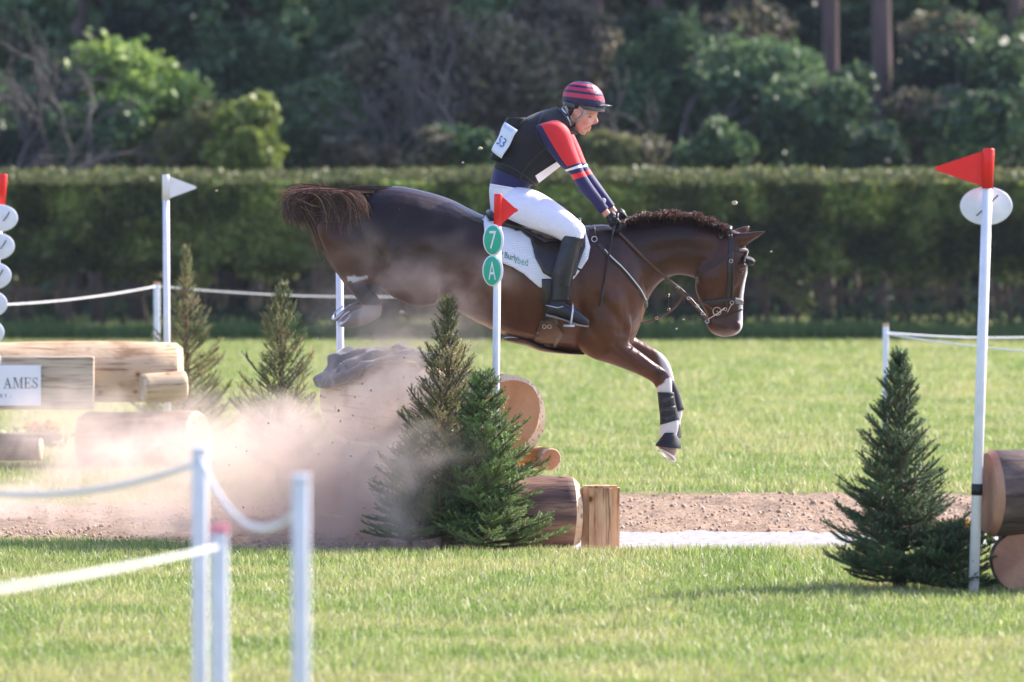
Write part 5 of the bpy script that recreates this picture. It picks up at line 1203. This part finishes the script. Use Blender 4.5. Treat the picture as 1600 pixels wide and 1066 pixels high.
# sleeves: colour bands follow the rows of the sleeve
def sleeve(s):
    st = grow(arm(s)[:9], 1.0); st = [[st[0][0] - 14 * 1, st[0][1] - 2, st[0][2] - 3, st[0][3] - 3, st[0][4] * .7, st[0][5] * .82]] + st
    sub = 14; n = 48; V, F = loft(st, n, sub); fm = []
    for f in F:
        i = min(f) // n / sub - .08; c = sum((V[k] for k in f), Vector()) / len(f); px, py = PX(c)
        q_ = 2 * math.pi * (min(v % n for v in f) + .5) / n
        if len(f) > 4: k = 0
        elif i < 4.0: k = 0 if (math.cos(q_) < -.50) else 1
        elif i < 4.22: k = 0
        elif i < 4.55: k = 2
        elif i < 4.95: k = 0
        elif i < 5.3: k = 1
        else: k = 0
        fm.append(k)
    o = mk('sleeve', (V, F), [NAV, RED, WHT], rider, fm=fm)
sleeve(-1); sleeve(1)
mk('cuff', loft([(941, 312, 928, 321, .032, -.125), (946, 319, 934, 328, .031, -.113)], 16, 3, round_ends=False), BLK, rider)
wt = mk('watch', join(ring(P(942.5, 314, D - .135), .014, .004, (.3, 1, .2), 14, 6), ball(P(942.5, 314, D - .138), .013, .005, .014)), WHITEP, rider)
# breeches
bp_ = [loft(grow(TOR[:3], 2.0) + [[766, 288, 823, 299, .158]], 26, 5)] + [loft(grow(leg(s)[:8], .8), 22, 5) for s in (-1, 1)]
mk_b = link('breeches', remesh(bp_, .0075, 4), BRE, rider)
mk('belt', loft([(765.5, 287, 824, 297, .160), (765, 291, 825, 301, .161)], 26, 2, round_ends=False), WHT, rider)
mk('knee_mark', ball(P(893, 340, D - .305), .016, .004, .007, 8, 5, Matrix.Rotation(R(35), 3, 'Y')), BLK, rider)
for s in (-1, 1):
    lg = leg(s); st = grow([[912, 372, 880, 368, .062, lg[6][5]], [909, 378, 879, 375, .061, lg[6][5]]] + lg[7:], 1.4)
    f2 = grow(foot(s), .6)
    link('boot', remesh([loft(st, 22, 5), loft(f2, 18, 5), ball(P(874, 478, D + .345 * s), .045, .035, .04)], .006, 3), BOOT, rider)
    y = .345 * s
    mk('boot_sole', loft([(853, 490, 853, 494, .030, y), (866, 493, 866, 497, .036, y), (884, 499, 883, 502, .039, y), (902, 505, 901, 509, .043, y), (920, 508, 919, 511.5, .028, y)], 16, 4), mat('boot_sole', (.25, .22, .2), rough=.7) if s < 0 else bpy.data.materials['boot_sole'], rider)
    mk('spur', join(tube([P(853, 477, D + y - .030), P(862, 479, D + y - .042), P(871, 481, D + y - .045)], .0035, 6), tube([P(871, 481, D + y - .045), P(880, 479, D + y - .044)], .003, 6)), STEEL, rider)
    # stirrup
    mk('stirrup_leather', tube([P(884, 436, D + y * .93), P(889, 450, D + y - .045 * (1 if s < 0 else -1)), P(893, 476, D + y - .05 * (1 if s < 0 else -1))], .009, 6, .4), LEA, sad)
    mk('stirrup', join(tube([P(894, 474, D + y - .03), P(895, 485, D + y - .048), P(893, 500, D + y - .05), P(891, 509, D + y - .045)], .006, 6), tube([P(894, 474, D + y - .03), P(896, 485, D + y + .048), P(893, 509, D + y + .045)], .006, 6), box(P(889, 509, D + y), (.065, .11, .012))), STEEL, sad)
# bib on the back
pk = mk('bib_holder', remesh([loft([(789, 186, 822, 186, .07, -.05), (782, 200, 812, 205, .09, -.05), (772, 228, 800, 232, .10, -.05), (764, 248, 786, 256, .08, -.05)], 18, 4, .7)], .008, 3).vertices and loft([(792, 184, 822, 184, .07, -.05), (785, 198, 812, 205, .09, -.05), (774, 226, 800, 232, .10, -.05), (765, 248, 786, 256, .07, -.05)], 18, 4, .7), BLK, rider)
PAPER = mat('white_bib', (.74, .77, .82), rough=.6, var=.03); BLUEI = mat('blue_print', (.06, .14, .34), rough=.6, var=0)
def quad3(cs, u, v): return (cs[0] * (1 - u) + cs[1] * u) * (1 - v) + (cs[3] * (1 - u) + cs[2] * u) * v
bc = [P(789.5, 190.5, D - .11), P(809, 203.5, D - .215), P(784, 248, D - .215), P(768.5, 235.5, D - .11)]
nrm = (bc[1] - bc[0]).cross(bc[3] - bc[0]).normalized(); nrm = nrm if nrm.y < 0 else -nrm
V, F = [], []
for j in range(9):
    for i in range(7):
        u, v = i / 6, j / 8; V.append(quad3(bc, u, v) + nrm * (.012 * math.sin(math.pi * u) + .004 * math.sin(9 * v)))
for j in range(8):
    for i in range(6): F.append((j * 7 + i, j * 7 + i + 1, (j + 1) * 7 + i + 1, (j + 1) * 7 + i))
bb = mk('number_bib', (V, F), PAPER, rider); sd_ = bb.modifiers.new('t', 'SOLIDIFY'); sd_.thickness = .003; bb['label'] = 'white paper number bib reading 53 on the back'
def bib_text(txt, u0, u1, v0, v1, m):
    V, F = text_vf(txt); a0, a1 = min(v.x for v in V), max(v.x for v in V); b0, b1 = min(v.y for v in V), max(v.y for v in V)
    W = [(lambda u, w_: quad3(bc, u, w_) + nrm * (.0165 + .012 * (math.sin(math.pi * u) - 1) + .004 * math.sin(9 * w_) + .003))(u0 + (u1 - u0) * (v.x - a0) / (a1 - a0), v1 + (v0 - v1) * (v.y - b0) / (b1 - b0)) for v in V]
    mk('lettering', (W, F), m, bb, False, fixn=False)
bib_text('53', .22, .78, .42, .72, BLUEI); bib_text('RIDE YOUR', .12, .88, .08, .15, mat('pale_blue_print', (.35, .45, .6), rough=.6)) 
c4 = [P(873, 250, D - .16), P(877.5, 256, D - .18), P(840, 284.5, D - .205), P(835.5, 273.5, D - .195)]
c4 = [shoot(VB, *q, .012) for q in ((871, 249), (876, 256), (840, 284), (835, 273))]
V = c4 + [v + Vector((0, .006, 0)) for v in c4]; mk('chest_bib', (V, [(0, 1, 2, 3), (7, 6, 5, 4), (0, 4, 5, 1), (1, 5, 6, 2), (2, 6, 7, 3), (3, 7, 4, 0)]), WHT, rider, False)
# helmet
hel = empty('helmet', P(912, 150, D), '', ''); bpy.data.objects.remove(hel)
HS = [(945.5, 172, 879.5, 160, .100), (945.5, 163, 879, 152, .105), (943.5, 152, 880.5, 144, .103), (939, 142, 885, 136, .092), (931, 134, 893, 130, .072), (921, 128.5, 904, 127, .042)]
SILK = bpy.data.materials.new('striped_silk'); SILK.use_nodes = True; nt = SILK.node_tree; L = nt.links; b = nt.nodes['Principled BSDF']; b.inputs['Roughness'].default_value = .48; b.inputs['Specular IOR Level'].default_value = .5
tc = nt.nodes.new('ShaderNodeTexCoord'); sx = nt.nodes.new('ShaderNodeSeparateXYZ'); L.new(tc.outputs['Object'], sx.inputs[0])
ma = nt.nodes.new('ShaderNodeMath'); ma.operation = 'MULTIPLY_ADD'; ma.inputs[1].default_value = .13; L.new(sx.outputs[0], ma.inputs[0]); L.new(sx.outputs[2], ma.inputs[2])
mr = nt.nodes.new('ShaderNodeMapRange'); L.new(ma.outputs[0], mr.inputs[0]); hgrp = ORG['person']
zt = lambda y: P(912, y, D).z - hgrp.z + .13 * (P(912, y, D).x - hgrp.x)
mr.inputs[1].default_value = zt(175); mr.inputs[2].default_value = zt(125)
fy = lambda y: (173.2 - y) / 50
pk_, nv_ = (.50, .025, .07), (.012, .011, .055)
cr = ramp(nt, mr.outputs[0], [(0, nv_), (fy(153), pk_), (fy(146), nv_), (fy(142), pk_), (fy(136.6), nv_), (fy(133), pk_), (fy(129.6), nv_)], 'CONSTANT'); L.new(cr, b.inputs['Base Color'])
n2 = nt.nodes.new('ShaderNodeTexNoise'); n2.inputs['Scale'].default_value = 30; L.new(tc.outputs['Object'], n2.inputs['Vector']); bp = nt.nodes.new('ShaderNodeBump'); bp.inputs['Strength'].default_value = .6; bp.inputs['Distance'].default_value = .01; L.new(n2.outputs[0], bp.inputs['Height']); L.new(bp.outputs[0], b.inputs['Normal'])
hl = mk('helmet', loft(HS, 34, 6), SILK, rider); hl['label'] = 'riding helmet under a pink and navy striped silk'
mk('helmet_rim', loft([(944.5, 175.5, 905, 171, .094), (944.8, 170, 893, 164, .098)], 24, 3, round_ends=False), mat('grey_rim', (.10, .095, .10), rough=.4), hl)
mk('helmet_rim', loft([(905, 171, 879.5, 166, .090), (905, 165, 879.3, 159, .099)], 20, 3, round_ends=False), bpy.data.materials['grey_rim'], hl)
V, F = [], []
for j in range(5):
    for i in range(13):
        a = R(-62 + 124 * i / 12); rr = .10 + .045 * (j / 4) * math.cos(a * 1.1); c = P(915, 164 , D)
        V.append(c + Vector((.012 + math.cos(a) * rr * 1.02, math.sin(a) * rr * .92, .004 - .002 * j - .10 * (1 - math.cos(a)) * .1)))
for j in range(4):
    for i in range(12): F.append((j * 13 + i, j * 13 + i + 1, (j + 1) * 13 + i + 1, (j + 1) * 13 + i))
pkk = mk('peak', (V, F), mat('dark_peak', (.03, .03, .05), rough=.3), hl); sd_ = pkk.modifiers.new('t', 'SOLIDIFY'); sd_.thickness = .003
WEB = mat('grey_webbing', (.42, .36, .33), rough=.7, var=.1)
for s in (-1, 1):
    far = s > 0
    def hp(x, y, o=.004): return shoot(RB, x, y, o, far)
    mk('chin_strap', tube([P(915, 172, D + .088 * s), hp(910, 180, .008), hp(904, 187, .008), hp(899, 191.5)], .012, 6, .3), WEB, hl)
    mk('chin_strap', tube([P(883, 166, D + .080 * s), hp(888, 176, .012), hp(894, 184, .010), hp(899, 191.5)], .009, 6, .3), WEB, hl)
    mk('chin_cup', tube([hp(899, 190), hp(898, 196), hp(898.5, 202, .008), P(902, 208, D + .02 * s)], [.010, .014, .014, .009], 7, .5), BLK, hl)
# gloved hands: palm, four curled fingers and thumb each
GLV = mat('black_glove', (.016, .015, .019), rough=.5, var=.2, bump=.3, bscale=120)
def hand(w_, k, s):
    """w_ wrist px, k knuckle px, s lateral offset"""
    wx, wy = w_; kx, ky = k; Dd = D + s; out = []
    out.append(loft([(wx + 5, wy - 5, wx - 5, wy + 6, .024, s), ((wx + kx) / 2 + 7, (wy + ky) / 2 - 5, (wx + kx) / 2 - 7, (wy + ky) / 2 + 8, .036, s), (kx + 5, ky - 4, kx - 9, ky + 8, .036, s), (kx + 6, ky + 3, kx - 6, ky + 10, .028, s)], 16, 4))
    for j in range(4):
        yo = s - .030 + .020 * j; l = (.9, 1.05, 1.0, .82)[j]; b0 = (kx + 2 - j * .8, ky + 1)
        pts = [P(b0[0] - 3, b0[1] - 1, D + yo), P(b0[0] + 4 * l, b0[1] + 3 * l, D + yo - .004), P(b0[0] + 5 * l, b0[1] + 10 * l, D + yo - .004), P(b0[0] - 1, b0[1] + 15 * l, D + yo), P(b0[0] - 6, b0[1] + 12 * l, D + yo)]
        out.append(tube([Vector(v) for v in catmull([p[:] for p in pts], 3)], [.0105] * 10 + [.009, .008, .006], 8))
    pts = [P(kx - 5, ky - 5, D + s - .028), P(kx + 1, ky - 3, D + s - .045), P(kx + 6, ky + 3, D + s - .038), P(kx + 7, ky + 8, D + s - .028)]
    out.append(tube([Vector(v) for v in catmull([p[:] for p in pts], 3)], [.012] * 7 + [.010, .009, .006], 8))
    o = link('glove', remesh(out, .0035, 2, .4), GLV, rider); return o
hand((952, 334), (962, 346), -.09); hand((965, 330), (973, 338), .075)
# whip
wp = empty('riding_whip', P(957, 366, D - .14), 'short black riding whip held down along the horse\'s shoulder', 'whip')
mk('shaft', tube([P(962, 345, D - .13), P(957, 366, D - .17), P(950, 405, D - .235), P(944, 440, D - .27)], [.007, .006, .005, .005], 8), BLACK, wp)
mk('flap', tube([P(944, 440, D - .27), P(941, 462, D - .275), P(938, 479, D - .275)], [.006, .009, .009], 8, .4), LEA, wp)
mk('handle', tube([P(965, 333, D - .125), P(962, 350, D - .14)], [.010, .009], 8), BLACK, wp)

# ------------------------------------------------------------------ dust
def dust():
    x0, x1, y0, y1, z0, z1 = -4.0, .45, 32.2, 38.6, -.05, 2.05
    o = mk('dust_cloud', box(((x0 + x1) / 2, (y0 + y1) / 2, (z0 + z1) / 2), (x1 - x0, y1 - y0, z1 - z0)), None, None, False, org=(0, 0, 0))
    tag(o, 'cloud of pinkish dust kicked up behind the horse', 'dust', kind='stuff')
    m = bpy.data.materials.new('dust'); m.use_nodes = True; nt = m.node_tree; L = nt.links
    nt.nodes.remove(nt.nodes['Principled BSDF']); v = nt.nodes.new('ShaderNodeVolumePrincipled'); L.new(v.outputs[0], nt.nodes['Material Output'].inputs['Volume'])
    v.inputs['Color'].default_value = (.90, .765, .655, 1); v.inputs['Anisotropy'].default_value = .25
    tc = nt.nodes.new('ShaderNodeTexCoord')
    nn_ = nt.nodes.new('ShaderNodeTexNoise'); nn_.inputs['Scale'].default_value = 1.7; nn_.inputs['Detail'].default_value = 2; L.new(tc.outputs['Object'], nn_.inputs['Vector'])
    sub = nt.nodes.new('ShaderNodeVectorMath'); sub.operation = 'SUBTRACT'; sub.inputs[1].default_value = (.5, .5, .5); L.new(nn_.outputs['Color'], sub.inputs[0])
    sc = nt.nodes.new('ShaderNodeVectorMath'); sc.operation = 'SCALE'; sc.inputs['Scale'].default_value = 1.0; L.new(sub.outputs[0], sc.inputs[0])
    ad = nt.nodes.new('ShaderNodeVectorMath'); ad.operation = 'ADD'; L.new(tc.outputs['Object'], ad.inputs[0]); L.new(sc.outputs[0], ad.inputs[1])
    total = None
    for px, py, d, rx, ry, rz, a in DUST:
        c = P(px, py, d); s1_ = nt.nodes.new('ShaderNodeVectorMath'); s1_.operation = 'SUBTRACT'; s1_.inputs[1].default_value = c; L.new(ad.outputs[0], s1_.inputs[0])
        s2_ = nt.nodes.new('ShaderNodeVectorMath'); s2_.operation = 'MULTIPLY'; s2_.inputs[1].default_value = (1 / rx, 1 / ry, 1 / rz); L.new(s1_.outputs[0], s2_.inputs[0])
        ln = nt.nodes.new('ShaderNodeVectorMath'); ln.operation = 'LENGTH'; L.new(s2_.outputs[0], ln.inputs[0])
        mr = nt.nodes.new('ShaderNodeMapRange'); mr.interpolation_type = 'SMOOTHSTEP'; mr.inputs[1].default_value = 1; mr.inputs[2].default_value = .15; mr.inputs[3].default_value = 0; mr.inputs[4].default_value = a; L.new(ln.outputs['Value'], mr.inputs[0])
        if total is None: total = mr.outputs[0]
        else:
            q = nt.nodes.new('ShaderNodeMath'); q.operation = 'ADD'; L.new(total, q.inputs[0]); L.new(mr.outputs[0], q.inputs[1]); total = q.outputs[0]
    n3 = nt.nodes.new('ShaderNodeTexNoise'); n3.inputs['Scale'].default_value = 4.0; n3.inputs['Detail'].default_value = 6; n3.inputs['Roughness'].default_value = .65; L.new(ad.outputs[0], n3.inputs['Vector'])
    m3 = nt.nodes.new('ShaderNodeMapRange'); m3.inputs[1].default_value = .40; m3.inputs[2].default_value = .68; m3.inputs[3].default_value = .06; m3.inputs[4].default_value = 2.6; L.new(n3.outputs[0], m3.inputs[0])
    q = nt.nodes.new('ShaderNodeMath'); q.operation = 'MULTIPLY'; L.new(total, q.inputs[0]); L.new(m3.outputs[0], q.inputs[1]); L.new(q.outputs[0], v.inputs['Density'])
    o.data.materials.append(m)
# px, py, distance, half sizes in metres, density
DUST = [(560, 740, 33.9, 1.0, .9, .60, 1.7), (440, 715, 34.6, .95, .9, .46, 1.6), (640, 660, 33.8, .55, .7, .55, 1.2), (290, 720, 36.2, 1.1, 1.1, .44, 1.0), (380, 800, 34.3, 1.1, .9, .28, 1.8),
        (150, 690, 37.0, 1.0, 1.2, .46, .6), (60, 800, 35.4, 1.5, 1.2, .22, 1.1), (560, 830, 33.6, .8, .6, .25, 1.5), (650, 500, 33.6, .62, .5, .52, 1.05), (720, 430, 33.5, .42, .4, .32, .7), (590, 430, 33.6, .45, .4, .36, .55), (600, 620, 33.9, .6, .6, .30, .5), (640, 760, 32.65, .42, .4, .5, 1.4)]
dust()
# grit thrown up with the dust
n = 420; gx = rng.normal(610, 110, n); gy = 800 - np.abs(rng.normal(0, 150, n)); gd = 33.7 + rng.normal(0, .35, n)
pc_ = np.array([P(a_, b_, c_)[:] for a_, b_, c_ in zip(gx, gy, gd)]); gs = .0018 + .007 * rng.random(n) ** 4
V = pc_[:, None] + o6[None] * gs[:, None, None] * (.6 + .8 * rng.random((n, 6, 1))); F = (np.arange(n)[:, None, None] * 6 + f8[None]).reshape(-1, 3)
tag(link('dirt_spray', fastmesh('dirt_spray', V.reshape(-1, 3), F, np.tile([[.40, .30, .22]], (n * 6, 1))), clodm, org=(0, 0, 0), smooth_=False), 'fine grit thrown up through the dust', 'grit', kind='stuff')
# ------------------------------------------------------------------ air
hz_ = mk('haze', box((0, 60, 11), (70, 150, 25)), None, None, False, org=(0, 0, 0)); hz_['kind'] = 'stuff'; hz_['label'] = 'thin bluish haze over the field and the wood'
hm_ = bpy.data.materials.new('haze'); hm_.use_nodes = True; nt = hm_.node_tree; nt.nodes.remove(nt.nodes['Principled BSDF'])
v = nt.nodes.new('ShaderNodeVolumePrincipled'); nt.links.new(v.outputs[0], nt.nodes['Material Output'].inputs['Volume'])
v.inputs['Color'].default_value = (.66, .78, 1.0, 1); v.inputs['Density'].default_value = .00015; v.inputs['Anisotropy'].default_value = .2
hz_.data.materials.append(hm_)
